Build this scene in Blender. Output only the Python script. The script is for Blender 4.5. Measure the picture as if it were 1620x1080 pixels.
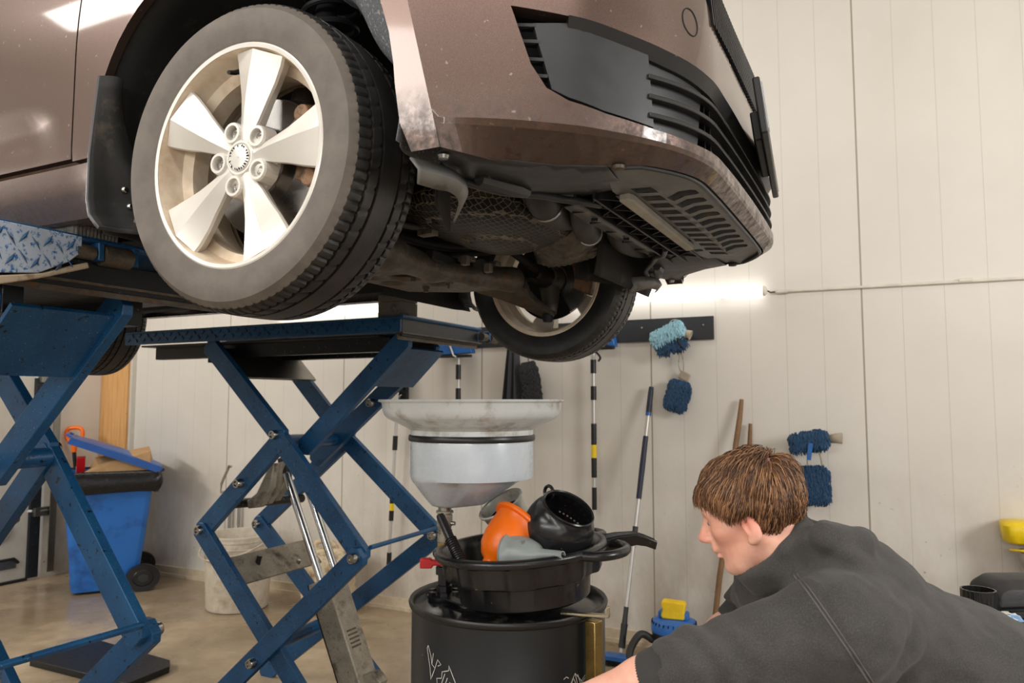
import bpy, bmesh, math, random
import numpy as np
from mathutils import Vector, Matrix, Euler
from mathutils.geometry import delaunay_2d_cdt

PI = math.pi
random.seed(7)
RNG = np.random.default_rng(7)
for o in list(bpy.data.objects):
    bpy.data.objects.remove(o)
S = bpy.context.scene
C = S.collection

# ------------------------------------------------------------------ camera
YAW = math.atan(0.5)
PITCH = math.atan(95 / 1200)
cam_d = bpy.data.cameras.new('camera')
cam = bpy.data.objects.new('camera', cam_d)
C.objects.link(cam)
cam.location = (0, 0, 1.45)
cam.rotation_euler = (PI / 2 + PITCH, 0, YAW)
cam_d.sensor_width = 36
cam_d.lens = 36 * 1200 / 1620
cam_d.clip_start = 0.05
cam_d.dof.use_dof = True
cam_d.dof.focus_distance = 1.75
cam_d.dof.aperture_fstop = 7.0
S.camera = cam

# ------------------------------------------------------------------ exposure, world, lights
S.view_settings.view_transform = 'Standard'
S.view_settings.look = 'None'
S.view_settings.gamma = 1
S.view_settings.use_curve_mapping = False
S.view_settings.exposure = 0.0
w = bpy.data.worlds.new('world')
S.world = w
w.use_nodes = True
bg = w.node_tree.nodes['Background']
bg.inputs[0].default_value = (1.0, 0.97, 0.93, 1)
bg.inputs[1].default_value = 0.44


def area(name, loc, target, sx, sy, power, col=(1, 0.96, 0.9)):
    d = bpy.data.lights.new(name, 'AREA')
    d.shape = 'RECTANGLE'
    d.size = sx
    d.size_y = sy
    d.energy = power
    d.color = col
    o = bpy.data.objects.new(name, d)
    C.objects.link(o)
    o.location = loc
    o.rotation_euler = (Vector(target) - Vector(loc)).to_track_quat('-Z', 'Y').to_euler()
    return o


# workshop lamps and window out of view, plus fill lights added for brightness
area('front_wall_lamp_row', (-1.2, -2.8, 2.25), (-1.2, 2.0, 1.5), 6.0, 0.2, 88)
area('ceiling_lamp_row', (-1.5, -0.4, 4.0), (-1.5, 1.2, 0.6), 6.0, 0.4, 75)
area('flange_fill_light', (-3.3, -2.4, 3.9), (-1.0, 1.1, 2.0), 2.2, 0.8, 62)  # added light to brighten the wheel arch flange, no known lamp there
area('left_wall_lamp_row', (-6.1, 1.2, 2.6), (-3.0, 3.6, 0.7), 3.0, 0.2, 105)
area('back_fill_light', (-3.6, 3.3, 3.95), (-3.6, 3.0, 0), 4.5, 0.3, 30)  # added fill that lifts the dim back left wall and floor
area('right_window', (3.6, 1.6, 2.6), (-0.3, 3.9, 1.1), 1.2, 1.2, 110, (1, 0.97, 0.93))
area('low_fill_light', (1.5, -1.6, 1.0), (-1.0, 1.6, 1.7), 2.4, 1.2, 12)  # added soft fill for the face and drum front, no real lamp


# ------------------------------------------------------------------ helpers
def rot(axis, deg):
    return Matrix.Rotation(math.radians(deg), 4, axis)


class MB:
    """collects shapes for one mesh object"""

    def __init__(self):
        self.v = []
        self.f = []
        self.mi = []
        self.m = 0

    def add(self, vs, fs, M=None):
        n = len(self.v)
        for p in vs:
            p = Vector(p)
            if M is not None:
                p = M @ p
            self.v.append((p.x, p.y, p.z))
        for f in fs:
            self.f.append(tuple(i + n for i in f))
            self.mi.append(self.m)
        return self

    def box(self, c, s, M=None):
        x, y, z = c
        a, b, d = s[0] / 2, s[1] / 2, s[2] / 2
        vs = [(x + i * a, y + j * b, z + k * d) for i in (-1, 1) for j in (-1, 1) for k in (-1, 1)]
        fs = [(0, 1, 3, 2), (4, 6, 7, 5), (0, 4, 5, 1), (2, 3, 7, 6), (0, 2, 6, 4), (1, 5, 7, 3)]
        return self.add(vs, fs, M)

    def prism(self, poly, axis, a, b, M=None):
        """2-D polygon extruded along world axis 'X','Y' or 'Z' from a to b"""
        n = len(poly)

        def P(u, v, w):
            return {'X': (w, u, v), 'Y': (u, w, v), 'Z': (u, v, w)}[axis]
        vs = [P(u, v, a) for u, v in poly] + [P(u, v, b) for u, v in poly]
        fs = [tuple(range(n)), tuple(range(2 * n - 1, n - 1, -1))]
        for i in range(n):
            j = (i + 1) % n
            fs.append((i, i + n, j + n, j))
        return self.add(vs, fs, M)

    def tube(self, pts, r, n=12, cap=True, M=None, closed=False, up=None):
        pts = [Vector(p) for p in pts]
        k = len(pts)
        rs = list(r) if hasattr(r, '__len__') else [r] * k
        tang = []
        for i in range(k):
            if closed:
                t = pts[(i + 1) % k] - pts[i - 1]
            else:
                t = pts[min(i + 1, k - 1)] - pts[max(i - 1, 0)]
            tang.append(t.normalized())
        t0 = tang[0]
        u = Vector(up) if up else (Vector((0, 0, 1)) if abs(t0.z) < .9 else Vector((1, 0, 0)))
        u = (u - t0 * u.dot(t0)).normalized()
        vs, fs = [], []
        for i in range(k):
            t = tang[i]
            u = (u - t * u.dot(t))
            u.normalize()
            w_ = t.cross(u)
            for j in range(n):
                a = 2 * PI * j / n
                vs.append(pts[i] + (u * math.cos(a) + w_ * math.sin(a)) * rs[i])
        for i in range(k if closed else k - 1):
            for j in range(n):
                a0 = i * n + j
                a1 = i * n + (j + 1) % n
                b0 = ((i + 1) % k) * n + j
                b1 = ((i + 1) % k) * n + (j + 1) % n
                fs.append((a0, a1, b1, b0))
        if cap and not closed:
            fs.append(tuple(range(n - 1, -1, -1)))
            fs.append(tuple((k - 1) * n + j for j in range(n)))
        return self.add(vs, fs, M)

    def lathe(self, prof, n=48, M=None, a0=0.0, a1=2 * PI, caps=False):
        full = abs(a1 - a0 - 2 * PI) < 1e-6
        m = n if full else n + 1
        vs, fs = [], []
        for r, z in prof:
            for j in range(m):
                a = a0 + (a1 - a0) * j / n
                vs.append((r * math.cos(a), r * math.sin(a), z))
        for i in range(len(prof) - 1):
            for j in range(n):
                k = (j + 1) % m
                fs.append((i * m + j, i * m + k, (i + 1) * m + k, (i + 1) * m + j))
        if caps:
            fs.append(tuple(range(m - 1, -1, -1)))
            fs.append(tuple((len(prof) - 1) * m + j for j in range(m)))
        return self.add(vs, fs, M)

    def loft(self, rings, cap=True, M=None, closed=True):
        n = len(rings[0])
        vs = [p for r in rings for p in r]
        fs = []
        for i in range(len(rings) - 1):
            for j in range(n if closed else n - 1):
                k = (j + 1) % n
                fs.append((i * n + j, i * n + k, (i + 1) * n + k, (i + 1) * n + j))
        if cap:
            fs.append(tuple(range(n - 1, -1, -1)))
            fs.append(tuple((len(rings) - 1) * n + j for j in range(n)))
        return self.add(vs, fs, M)

    def grid(self, P, nu, nv, M=None, flip=False):
        vs = [P(i / nu, j / nv) for i in range(nu + 1) for j in range(nv + 1)]
        fs = []
        for i in range(nu):
            for j in range(nv):
                a = i * (nv + 1) + j
                q = (a, a + nv + 1, a + nv + 2, a + 1)
                fs.append(q[::-1] if flip else q)
        return self.add(vs, fs, M)

    def ball(self, c, r, n=16, m=10, M=None):
        r = r if hasattr(r, '__len__') else (r, r, r)
        prof = [(max(1e-4, math.sin(PI * i / m)), -math.cos(PI * i / m)) for i in range(m + 1)]
        T = Matrix.Translation(Vector(c)) @ Matrix.Diagonal((*r, 1))
        return self.lathe(prof, n, (M @ T) if M is not None else T)


def AT(loc, z=(0, 0, 1), x=None):
    """matrix taking local Z to direction z, at loc"""
    z = Vector(z).normalized()
    x = Vector(x) if x else (Vector((1, 0, 0)) if abs(z.x) < .9 else Vector((0, 1, 0)))
    x = (x - z * x.dot(z)).normalized()
    y = z.cross(x)
    m = Matrix((x, y, z)).transposed().to_4x4()
    m.translation = Vector(loc)
    return m


ORIG = {}


def empty(name, label, cat, loc, group=None):
    o = bpy.data.objects.new(name, None)
    o.empty_display_size = .1
    C.objects.link(o)
    o.location = loc
    o['label'] = label
    o['category'] = cat
    if group:
        o['group'] = group
    ORIG[o.name] = Vector(loc)
    return o


def tag(o, label, cat, group=None, kind=None):
    o['label'] = label
    o['category'] = cat
    if group:
        o['group'] = group
    if kind:
        o['kind'] = kind
    return o


def obj(name, mb, mat, parent=None, smooth=40, bevel=0, label=None, pivot=None, seg=2, sub=0, solid=0, weld=False):
    """links the collected shapes as ONE mesh object; coordinates given in the world"""
    me = bpy.data.meshes.new(name)
    org = ORIG[parent.name] if parent else (Vector(pivot) if pivot else None)
    if org is None:
        a = np.array(mb.v)
        org = Vector(((a[:, 0].min() + a[:, 0].max()) / 2, (a[:, 1].min() + a[:, 1].max()) / 2, a[:, 2].min()))
    me.from_pydata([(p[0] - org.x, p[1] - org.y, p[2] - org.z) for p in mb.v], [], mb.f)
    mats = mat if isinstance(mat, (list, tuple)) else [mat]
    for m in mats:
        me.materials.append(m)
    if len(mats) > 1:
        me.polygons.foreach_set('material_index', mb.mi)
    bm = bmesh.new()
    bm.from_mesh(me)
    if weld:
        bmesh.ops.remove_doubles(bm, verts=bm.verts, dist=1e-5)
    bmesh.ops.recalc_face_normals(bm, faces=bm.faces)
    bm.to_mesh(me)
    bm.free()
    if smooth:
        me.polygons.foreach_set('use_smooth', [True] * len(me.polygons))
        me.set_sharp_from_angle(angle=math.radians(smooth))
    me.update()
    o = bpy.data.objects.new(name, me)
    C.objects.link(o)
    if parent:
        o.parent = parent
        if label:
            o['label'] = label
    else:
        o.location = org
    ORIG[o.name] = org
    if solid:
        md = o.modifiers.new('solid', 'SOLIDIFY')
        md.thickness = solid
        md.offset = -1
    if bevel:
        md = o.modifiers.new('bevel', 'BEVEL')
        md.width = bevel
        md.segments = seg
        md.limit_method = 'ANGLE'
        md.angle_limit = math.radians(40)
        md.use_clamp_overlap = True
    if sub:
        md = o.modifiers.new('sub', 'SUBSURF')
        md.levels = sub
        md.render_levels = sub
    return o


def dup(o, delta=(0, 0, 0), rotz=0.0, label=None, name=None):
    """copies a top-level thing with its parts and sub-parts"""
    def rec(a, parent):
        b = a.copy()
        C.objects.link(b)
        if parent is not None:
            b.parent = parent
        for ch in list(a.children):
            rec(ch, b)
        return b
    b = rec(o, None)
    b.location = Vector(o.location) + Vector(delta)
    b.rotation_euler.z += rotz
    if label:
        b['label'] = label
    return b


def catmull(pts, n=8, closed=False):
    pts = [Vector(p) for p in pts]
    k = len(pts)
    out = []
    for i in range(k if closed else k - 1):
        if closed:
            p0, p1, p2, p3 = pts[i - 1], pts[i], pts[(i + 1) % k], pts[(i + 2) % k]
        else:
            p0, p1, p2, p3 = pts[max(i - 1, 0)], pts[i], pts[i + 1], pts[min(i + 2, k - 1)]
        for j in range(n):
            t = j / n
            out.append(.5 * ((2 * p1) + (p2 - p0) * t + (2 * p0 - 5 * p1 + 4 * p2 - p3) * t * t + (3 * p1 - p0 - 3 * p2 + p3) * t ** 3))
    if not closed:
        out.append(pts[-1])
    return out


def pip(x, y, poly):
    c = False
    n = len(poly)
    for i in range(n):
        x1, y1 = poly[i]
        x2, y2 = poly[i - 1]
        if (y1 > y) != (y2 > y) and x < (x2 - x1) * (y - y1) / (y2 - y1) + x1:
            c = not c
    return c


def dens(poly, step, closed=True):
    out = []
    n = len(poly)
    for i in range(n if closed else n - 1):
        a, b = poly[i], poly[(i + 1) % n]
        L = math.hypot(b[0] - a[0], b[1] - a[1])
        k = max(1, int(round(L / step)))
        for j in range(k):
            t = j / k
            out.append((a[0] + (b[0] - a[0]) * t, a[1] + (b[1] - a[1]) * t))
    if not closed:
        out.append(poly[-1])
    return out


def cdt(outer, holes, step, lines=()):
    """triangulates a 2-D polygon with holes, with a grid of inner points -> verts2d, tris"""
    loops = [dens(outer, step)] + [dens(h, step) for h in holes]
    pts, edges = [], []
    for L in loops:
        n0 = len(pts)
        pts += L
        edges += [(n0 + i, n0 + (i + 1) % len(L)) for i in range(len(L))]
    for ln in lines:
        ln = dens(ln, step, False)
        n0 = len(pts)
        pts += ln
        edges += [(n0 + i, n0 + i + 1) for i in range(len(ln) - 1)]
    xs = [p[0] for p in outer]
    ys = [p[1] for p in outer]
    bnd = np.array(pts)
    x = min(xs) + step / 2
    while x < max(xs):
        y = min(ys) + step / 2
        while y < max(ys):
            if pip(x, y, outer) and not any(pip(x, y, h) for h in holes):
                if ((bnd[:, 0] - x) ** 2 + (bnd[:, 1] - y) ** 2).min() > (.45 * step) ** 2:
                    pts.append((x, y))
            y += step
        x += step
    r = delaunay_2d_cdt([Vector(p) for p in pts], edges, [], 0, 1e-6)
    V = [(p.x, p.y) for p in r[0]]
    T = []
    for f in r[2]:
        cx = sum(V[i][0] for i in f) / len(f)
        cy = sum(V[i][1] for i in f) / len(f)
        if pip(cx, cy, outer) and not any(pip(cx, cy, h) for h in holes):
            T.append(tuple(f))
    return V, T


# ---- signed-distance modelling (for the person and soft things): numpy surface nets
def sd_ell(P, c, r, R=None):
    q = P - np.array(c)
    if R is not None:
        q = q @ np.array(R)
    r = np.array(r)
    k0 = np.linalg.norm(q / r, axis=-1)
    k1 = np.linalg.norm(q / (r * r), axis=-1) + 1e-9
    return k0 * (k0 - 1) / k1


def sd_cone(P, a, b, ra, rb):
    a = np.array(a, float)
    b = np.array(b, float)
    ab = b - a
    h = np.clip(((P - a) @ ab) / (ab @ ab), 0, 1)
    return np.linalg.norm(P - a - h[..., None] * ab, axis=-1) - (ra + (rb - ra) * h)


def smin(a, b, k):
    h = np.clip(.5 + .5 * (b - a) / k, 0, 1)
    return b + (a - b) * h - k * h * (1 - h)


def smax(a, b, k):
    return -smin(-a, -b, k)


def vnoise(P, s, seed=0):
    """cheap smooth value noise in [-1,1]"""
    q = P / s + seed * 17.3
    i = np.floor(q).astype(np.int64)
    f = q - i
    f = f * f * (3 - 2 * f)

    def hsh(x, y, z):
        n = (x * 73856093) ^ (y * 19349663) ^ (z * 83492791)
        n = (n ^ (n >> 13)) * 1274126177
        return ((n & 0xffff) / 32767.5) - 1
    r = 0
    for dx in (0, 1):
        for dy in (0, 1):
            for dz in (0, 1):
                wt = (f[..., 0] if dx else 1 - f[..., 0]) * (f[..., 1] if dy else 1 - f[..., 1]) * (f[..., 2] if dz else 1 - f[..., 2])
                r = r + wt * hsh(i[..., 0] + dx, i[..., 1] + dy, i[..., 2] + dz)
    return r


def surfnet(fn, lo, hi, h, B=16):
    """naive surface nets; only blocks near the surface are evaluated"""
    lo = np.array(lo, float)
    hi = np.array(hi, float)
    nb = np.ceil((hi - lo) / h / B).astype(int) + 1
    n = nb * B
    ax = [lo[i] + h * np.arange(n[i]) for i in range(3)]
    cen = np.stack(np.meshgrid(*[lo[i] + h * (np.arange(nb[i]) * B + B / 2) for i in range(3)], indexing='ij'), -1)
    dc = fn(cen)
    D = np.repeat(np.repeat(np.repeat(dc, B, 0), B, 1), B, 2).astype(np.float32)
    near = np.stack(np.nonzero(np.abs(dc) < h * B * 1.3 + .02), -1)
    for k in range(0, len(near), 64):
        Q = near[k:k + 64]
        g = np.arange(B)
        P = np.stack([np.broadcast_to((lo[0] + h * (Q[:, 0, None] * B + g))[:, :, None, None], (len(Q), B, B, B)),
                      np.broadcast_to((lo[1] + h * (Q[:, 1, None] * B + g))[:, None, :, None], (len(Q), B, B, B)),
                      np.broadcast_to((lo[2] + h * (Q[:, 2, None] * B + g))[:, None, None, :], (len(Q), B, B, B))], -1)
        d = fn(P)
        for q, dd in zip(Q, d):
            D[q[0] * B:q[0] * B + B, q[1] * B:q[1] * B + B, q[2] * B:q[2] * B + B] = dd
    sg = D < 0
    offs = [(i, j, k) for i in (0, 1) for j in (0, 1) for k in (0, 1)]
    any_ = np.zeros(n - 1, bool)
    all_ = np.ones(n - 1, bool)
    for o in offs:
        s_ = sg[o[0]:o[0] + n[0] - 1, o[1]:o[1] + n[1] - 1, o[2]:o[2] + n[2] - 1]
        any_ |= s_
        all_ &= s_
    act = any_ & ~all_
    cell = np.stack(np.nonzero(act), -1)
    idx = -np.ones(n - 1, np.int32)
    idx[act] = np.arange(len(cell))
    val = np.stack([D[tuple((cell + np.array(o)).T)] for o in offs], -1)
    acc = np.zeros((len(cell), 3))
    cnt = np.zeros(len(cell))
    for ia, a in enumerate(offs):
        for d in range(3):
            if a[d] == 0:
                b = list(a)
                b[d] = 1
                ib = offs.index(tuple(b))
                Da, Db = val[:, ia], val[:, ib]
                x = (Da < 0) != (Db < 0)
                t = np.where(x, Da / np.where(x, Da - Db, 1), 0)
                p = np.tile(np.array(a, float), (len(cell), 1))
                p[:, d] += t
                acc += np.where(x[:, None], p, 0)
                cnt += x
    V = lo + h * (cell + acc / cnt[:, None])
    F = []
    for d in range(3):
        e1, e2 = [(1, 2), (2, 0), (0, 1)][d]
        A = np.take(sg, np.arange(n[d] - 1), axis=d)
        Bq = np.take(sg, np.arange(1, n[d]), axis=d)
        I = np.stack(np.nonzero(A != Bq), -1)
        ok = (I[:, e1] > 0) & (I[:, e2] > 0) & (I[:, e1] < n[e1] - 1) & (I[:, e2] < n[e2] - 1)
        I = I[ok]
        inside = A[tuple(I.T)]

        def g_(o1, o2):
            J = I.copy()
            J[:, e1] -= o1
            J[:, e2] -= o2
            return idx[tuple(J.T)]
        q = np.stack([g_(1, 1), g_(0, 1), g_(0, 0), g_(1, 0)], -1)
        q[~inside] = q[~inside][:, ::-1]
        F.append(q)
    return V, np.concatenate(F)


def sdobj(name, fn, lo, hi, h, mat, parent=None, T=None, pivot=None, label=None, smooth=180, weight=None):
    V, F = surfnet(fn, lo, hi, h)
    if T is not None:
        V = V @ np.array(T.to_3x3()).T + np.array(T.translation)
    mb = MB()
    mb.v = [tuple(p) for p in V.tolist()]
    mb.f = [tuple(f) for f in F.tolist()]
    mb.mi = [0] * len(mb.f)
    return obj(name, mb, mat, parent, smooth=smooth, pivot=pivot, label=label)
# ------------------------------------------------------------------ materials
def srgb(r, g, b):
    def f(c):
        c /= 255
        return c / 12.92 if c <= .04045 else ((c + .055) / 1.055) ** 2.4
    return (f(r), f(g), f(b), 1)


class NT:
    def __init__(self, name):
        self.mat = bpy.data.materials.new(name)
        self.mat.use_nodes = True
        self.t = self.mat.node_tree
        self.b = self.t.nodes['Principled BSDF']
        self.tc = self.t.nodes.new('ShaderNodeTexCoord')

    def n(self, kind, **kw):
        x = self.t.nodes.new('ShaderNode' + kind)
        for k, v in kw.items():
            if k.startswith('i_'):
                x.inputs[k[2:].replace('_', ' ')].default_value = v
            else:
                setattr(x, k, v)
        return x

    def l(self, a, b):
        self.t.links.new(a, b)

    def noise(self, scale, detail=4, rough=.6, sc=None, co='Object'):
        nz = self.n('TexNoise')
        nz.inputs['Scale'].default_value = scale
        nz.inputs['Detail'].default_value = detail
        nz.inputs['Roughness'].default_value = rough
        if sc:
            mp = self.n('Mapping')
            mp.inputs['Scale'].default_value = sc
            self.l(self.tc.outputs[co], mp.inputs[0])
            self.l(mp.outputs[0], nz.inputs['Vector'])
        else:
            self.l(self.tc.outputs[co], nz.inputs['Vector'])
        return nz.outputs['Fac']

    def ramp(self, fac, stops):
        r = self.n('ValToRGB')
        el = r.color_ramp.elements
        while len(el) < len(stops):
            el.new(.5)
        for e, (p, c) in zip(el, stops):
            e.position = p
            e.color = c if hasattr(c, '__len__') else (c, c, c, 1)
        self.l(fac, r.inputs[0])
        return r.outputs[0]

    def mix(self, fac, a, b):
        m = self.n('Mix', data_type='RGBA')
        for s, v in ((m.inputs[0], fac), (m.inputs[6], a), (m.inputs[7], b)):
            if hasattr(v, 'is_output'):
                self.l(v, s)
            else:
                s.default_value = v
        return m.outputs[2]

    def math(self, op, a, b=0.0, clamp=False):
        m = self.n('Math', operation=op, use_clamp=clamp)
        for s, v in ((m.inputs[0], a), (m.inputs[1], b)):
            if hasattr(v, 'is_output'):
                self.l(v, s)
            else:
                s.default_value = v
        return m.outputs[0]

    def set(self, **kw):
        for k, v in kw.items():
            s = self.b.inputs[k.replace('_', ' ')]
            if hasattr(v, 'is_output'):
                self.l(v, s)
            else:
                s.default_value = v
        return self

    def bump(self, h, strength=.3, dist=.01):
        b = self.n('Bump')
        b.inputs['Strength'].default_value = strength
        b.inputs['Distance'].default_value = dist
        self.l(h, b.inputs['Height'])
        self.l(b.outputs[0], self.b.inputs['Normal'])
        return self


def simple(name, col, rough=.5, metal=0.0, var=.12, scale=14, coat=0, bump=0, bscale=120, dirt=None, dscale=5, dcut=(.55, .72), spots=None, spotscale=90, spotcut=(.70, .74), sheen=0):
    """base colour with mottling, optional dirt patches and fine specks"""
    m = NT(name)
    dark = tuple(c * (1 - var) for c in col[:3]) + (1,)
    lite = tuple(min(1, c * (1 + var)) for c in col[:3]) + (1,)
    c = m.ramp(m.noise(scale), [(.3, dark), (.7, lite)])
    r = rough
    if dirt:
        d = m.ramp(m.noise(dscale, 6, .65), [(dcut[0], 0.0), (dcut[1], 1.0)])
        c = m.mix(d, c, dirt)
    if spots:
        s = m.ramp(m.noise(spotscale, 2, .5), [(spotcut[0], 0.0), (spotcut[1], 1.0)])
        c = m.mix(s, c, spots)
    m.set(Base_Color=c, Metallic=metal)
    rr = m.n('MapRange')
    m.l(m.noise(scale * 2.3), rr.inputs[0])
    rr.inputs[3].default_value = max(0, rough - .1)
    rr.inputs[4].default_value = min(1, rough + .1)
    m.set(Roughness=rr.outputs[0])
    if coat:
        m.set(Coat_Weight=coat, Coat_Roughness=.08)
    if sheen:
        m.set(Sheen_Weight=sheen, Sheen_Roughness=.5)
    if bump:
        m.bump(m.noise(bscale, 3), bump, .004)
    return m.mat


def emit(name, col, s):
    m = NT(name)
    m.set(Base_Color=(1, 1, 1, 1), Emission_Color=col, Emission_Strength=s)
    return m.mat


def wall_mat():
    m = NT('wall_panel')
    sx = m.n('SeparateXYZ')
    geo = m.n('NewGeometry')
    m.l(geo.outputs['Position'], sx.inputs[0])
    x, z = sx.outputs[0], sx.outputs[2]

    def lines(period, off, width):
        a = m.math('ADD', x, 100 * period + off)
        a = m.math('MODULO', a, period)
        a = m.math('SUBTRACT', a, period / 2)
        a = m.math('ABSOLUTE', a)
        return m.math('LESS_THAN', a, width)
    minor = lines(1.178 / 6, 1.178 / 12 + .13, .0016)
    major = lines(1.178, 1.178 / 2 + .13, .0045)
    base = m.ramp(m.noise(1.3, 5), [(.3, srgb(213, 208, 199)), (.7, srgb(222, 217, 209))])
    # grime: more of it near the floor, with streaks
    zf = m.n('MapRange')
    m.l(z, zf.inputs[0])
    zf.inputs[1].default_value = 0.0
    zf.inputs[2].default_value = 1.3
    zf.inputs[3].default_value = 1.0
    zf.inputs[4].default_value = 0.0
    g = m.ramp(m.noise(2.2, 8, .7, (1.6, 1, .8)), [(.38, 0.0), (.75, .8)])
    g = m.math('MULTIPLY', g, zf.outputs[0], True)
    c = m.mix(g, base, srgb(150, 128, 100))
    sp = m.ramp(m.noise(38, 2, .5), [(.735, 0.0), (.76, 1.0)])
    sp = m.math('MULTIPLY', sp, m.math('MULTIPLY', zf.outputs[0], .75))
    c = m.mix(sp, c, srgb(110, 88, 64))
    c = m.mix(m.math('MULTIPLY', minor, .5), c, srgb(175, 166, 152))
    c = m.mix(m.math('MULTIPLY', major, .9), c, srgb(150, 140, 122))
    m.set(Base_Color=c, Roughness=.42)
    h = m.math('SUBTRACT', 1.0, m.math('ADD', m.math('MULTIPLY', minor, .5), major))
    m.bump(h, .35, .004)
    return m.mat


def floor_mat():
    m = NT('concrete_floor')
    a = m.noise(1.1, 8, .68)
    b = m.noise(6, 6, .6)
    c = m.ramp(a, [(.32, srgb(142, 124, 100)), (.5, srgb(178, 160, 134)), (.68, srgb(200, 184, 158))])
    c = m.mix(m.ramp(b, [(.35, .55), (.7, 0.0)]), c, srgb(136, 116, 90))
    wet = m.ramp(m.noise(.9, 5, .55), [(.42, 0.0), (.56, 1.0)])
    c = m.mix(m.math('MULTIPLY', wet, .4), c, srgb(112, 95, 74))
    r = m.ramp(wet, [(0, .55), (1, .13)])
    m.set(Base_Color=c, Roughness=r)
    m.bump(m.noise(40, 6), .12, .006)
    return m.mat


def wood_mat():
    m = NT('pine_board')
    wv = m.noise(3, 6, .6, (14, 14, .8))
    c = m.ramp(wv, [(.3, srgb(196, 142, 84)), (.55, srgb(220, 172, 112)), (.75, srgb(206, 150, 92))])
    vor = m.n('TexVoronoi')
    vor.inputs['Scale'].default_value = 5
    m.l(m.tc.outputs['Object'], vor.inputs['Vector'])
    k = m.ramp(vor.outputs['Distance'], [(.05, 1.0), (.09, 0.0)])
    c = m.mix(k, c, srgb(120, 72, 36))
    m.set(Base_Color=c, Roughness=.55)
    return m.mat


def paint_mat():
    m = NT('brown_metallic_paint')
    fl = m.noise(900, 1, .5)
    c = m.ramp(fl, [(.3, srgb(96, 78, 72)), (.7, srgb(120, 100, 93))])
    d = m.ramp(m.noise(70, 3, .5), [(.70, 0.0), (.74, 1.0)])
    c = m.mix(m.math('MULTIPLY', d, .45), c, srgb(190, 180, 168))
    # road dirt along the low edges, its dark tone also shading the underside band
    sx = m.n('SeparateXYZ')
    geo = m.n('NewGeometry')
    m.l(geo.outputs['Position'], sx.inputs[0])
    zf = m.n('MapRange')
    m.l(sx.outputs[2], zf.inputs[0])
    zf.inputs[1].default_value = 1.90
    zf.inputs[2].default_value = 2.0
    zf.inputs[3].default_value = 1.0
    zf.inputs[4].default_value = 0.0
    nz = m.ramp(m.noise(42, 6, .75), [(.38, 0.0), (.62, 1.0)])
    g = m.math('MULTIPLY', nz, zf.outputs[0], True)
    c = m.mix(m.math('MULTIPLY', g, .85), c, srgb(58, 52, 47))
    gi = m.math('SUBTRACT', 1.0, g)
    m.set(Base_Color=c, Metallic=m.math('MULTIPLY', gi, .78), Roughness=m.math('SUBTRACT', .8, m.math('MULTIPLY', gi, .44)), Coat_Weight=m.math('MULTIPLY', gi, .9), Coat_Roughness=.06)
    return m.mat


def blue_lift():
    m = NT('lift_blue_paint')
    c = m.ramp(m.noise(6), [(.3, srgb(16, 62, 102)), (.7, srgb(28, 84, 128))])
    s = m.ramp(m.noise(260, 2, .5), [(.69, 0.0), (.72, 1.0)])
    c = m.mix(m.math('MULTIPLY', s, .7), c, srgb(150, 165, 180))
    k = m.ramp(m.noise(60, 2, .5), [(.30, 1.0), (.34, 0.0)])
    c = m.mix(k, c, srgb(18, 22, 28))
    m.set(Base_Color=c, Roughness=.38, Metallic=.15)
    return m.mat


def rubber(name, col, dust, amt=.5):
    m = NT(name)
    c = m.ramp(m.noise(22, 6), [(.35, col), (.75, tuple(a * (1 - amt) + b * amt for a, b in zip(col, dust)))])
    m.set(Base_Color=c, Roughness=.45 if 'tread' in name else .62)
    m.bump(m.noise(160, 4), .15, .002)
    return m.mat


def metal(name, col, rough=.3, dirt=None, dcut=(.5, .7), dscale=8):
    return simple(name, col, rough, 1.0, .1, 18, dirt=dirt, dscale=dscale, dcut=dcut)


def perforated():
    """dark foil shield with an embossed pattern of long cells"""
    m = NT('embossed_shield')
    mp = m.n('Mapping')
    mp.inputs['Scale'].default_value = (1.0, .55, .55)
    m.l(m.tc.outputs['Object'], mp.inputs[0])
    v = m.n('TexVoronoi', feature='DISTANCE_TO_EDGE')
    v.inputs['Scale'].default_value = 72
    v.inputs['Randomness'].default_value = .25
    m.l(mp.outputs[0], v.inputs['Vector'])
    e = m.ramp(v.outputs[0], [(.015, 1.0), (.10, 0.0)])
    m.set(Base_Color=m.mix(e, srgb(17, 17, 19), srgb(124, 117, 104)), Roughness=.4, Metallic=.6)
    m.bump(e, 1.0, .006)
    return m.mat


M = {}
M['wall'] = wall_mat()
M['floor'] = floor_mat()
M['ceil'] = simple('ceiling_white', srgb(205, 200, 192), .7)
M['skirt'] = simple('skirting_cream', srgb(205, 190, 165), .5, dirt=srgb(120, 92, 60), dscale=4)
M['pine'] = wood_mat()
M['door'] = simple('door_panel_white', srgb(205, 200, 188), .45, var=.04)
M['track'] = metal('galvanised', srgb(150, 148, 142), .38)
M['hinge'] = simple('dark_hinge', srgb(48, 52, 58), .45, .4)
M['paint'] = paint_mat()
M['blackp'] = simple('black_plastic', srgb(30, 31, 33), .45, spots=srgb(90, 85, 78), spotscale=60, spotcut=(.72, .76))
M['greyp'] = simple('dark_grey_plastic', srgb(46, 48, 51), .42, spots=srgb(110, 105, 98), spotscale=45, spotcut=(.73, .77))
M['under'] = simple('undertray_plastic', srgb(84, 87, 89), .38, dirt=srgb(108, 102, 92), dscale=9, dcut=(.5, .8))
M['dark'] = simple('deep_black', srgb(16, 16, 18), .7)
M['liner'] = simple('arch_liner', srgb(19, 18, 18), .8, dirt=srgb(70, 62, 52), dscale=14, dcut=(.58, .8))
M['felt'] = simple('grey_felt_liner', srgb(96, 99, 104), .9, bump=.6, bscale=180, spots=srgb(150, 145, 138), spotscale=130, spotcut=(.60, .66))
M['tyre'] = rubber('tyre_tread', srgb(24, 24, 25), srgb(62, 58, 54), .45)
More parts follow.
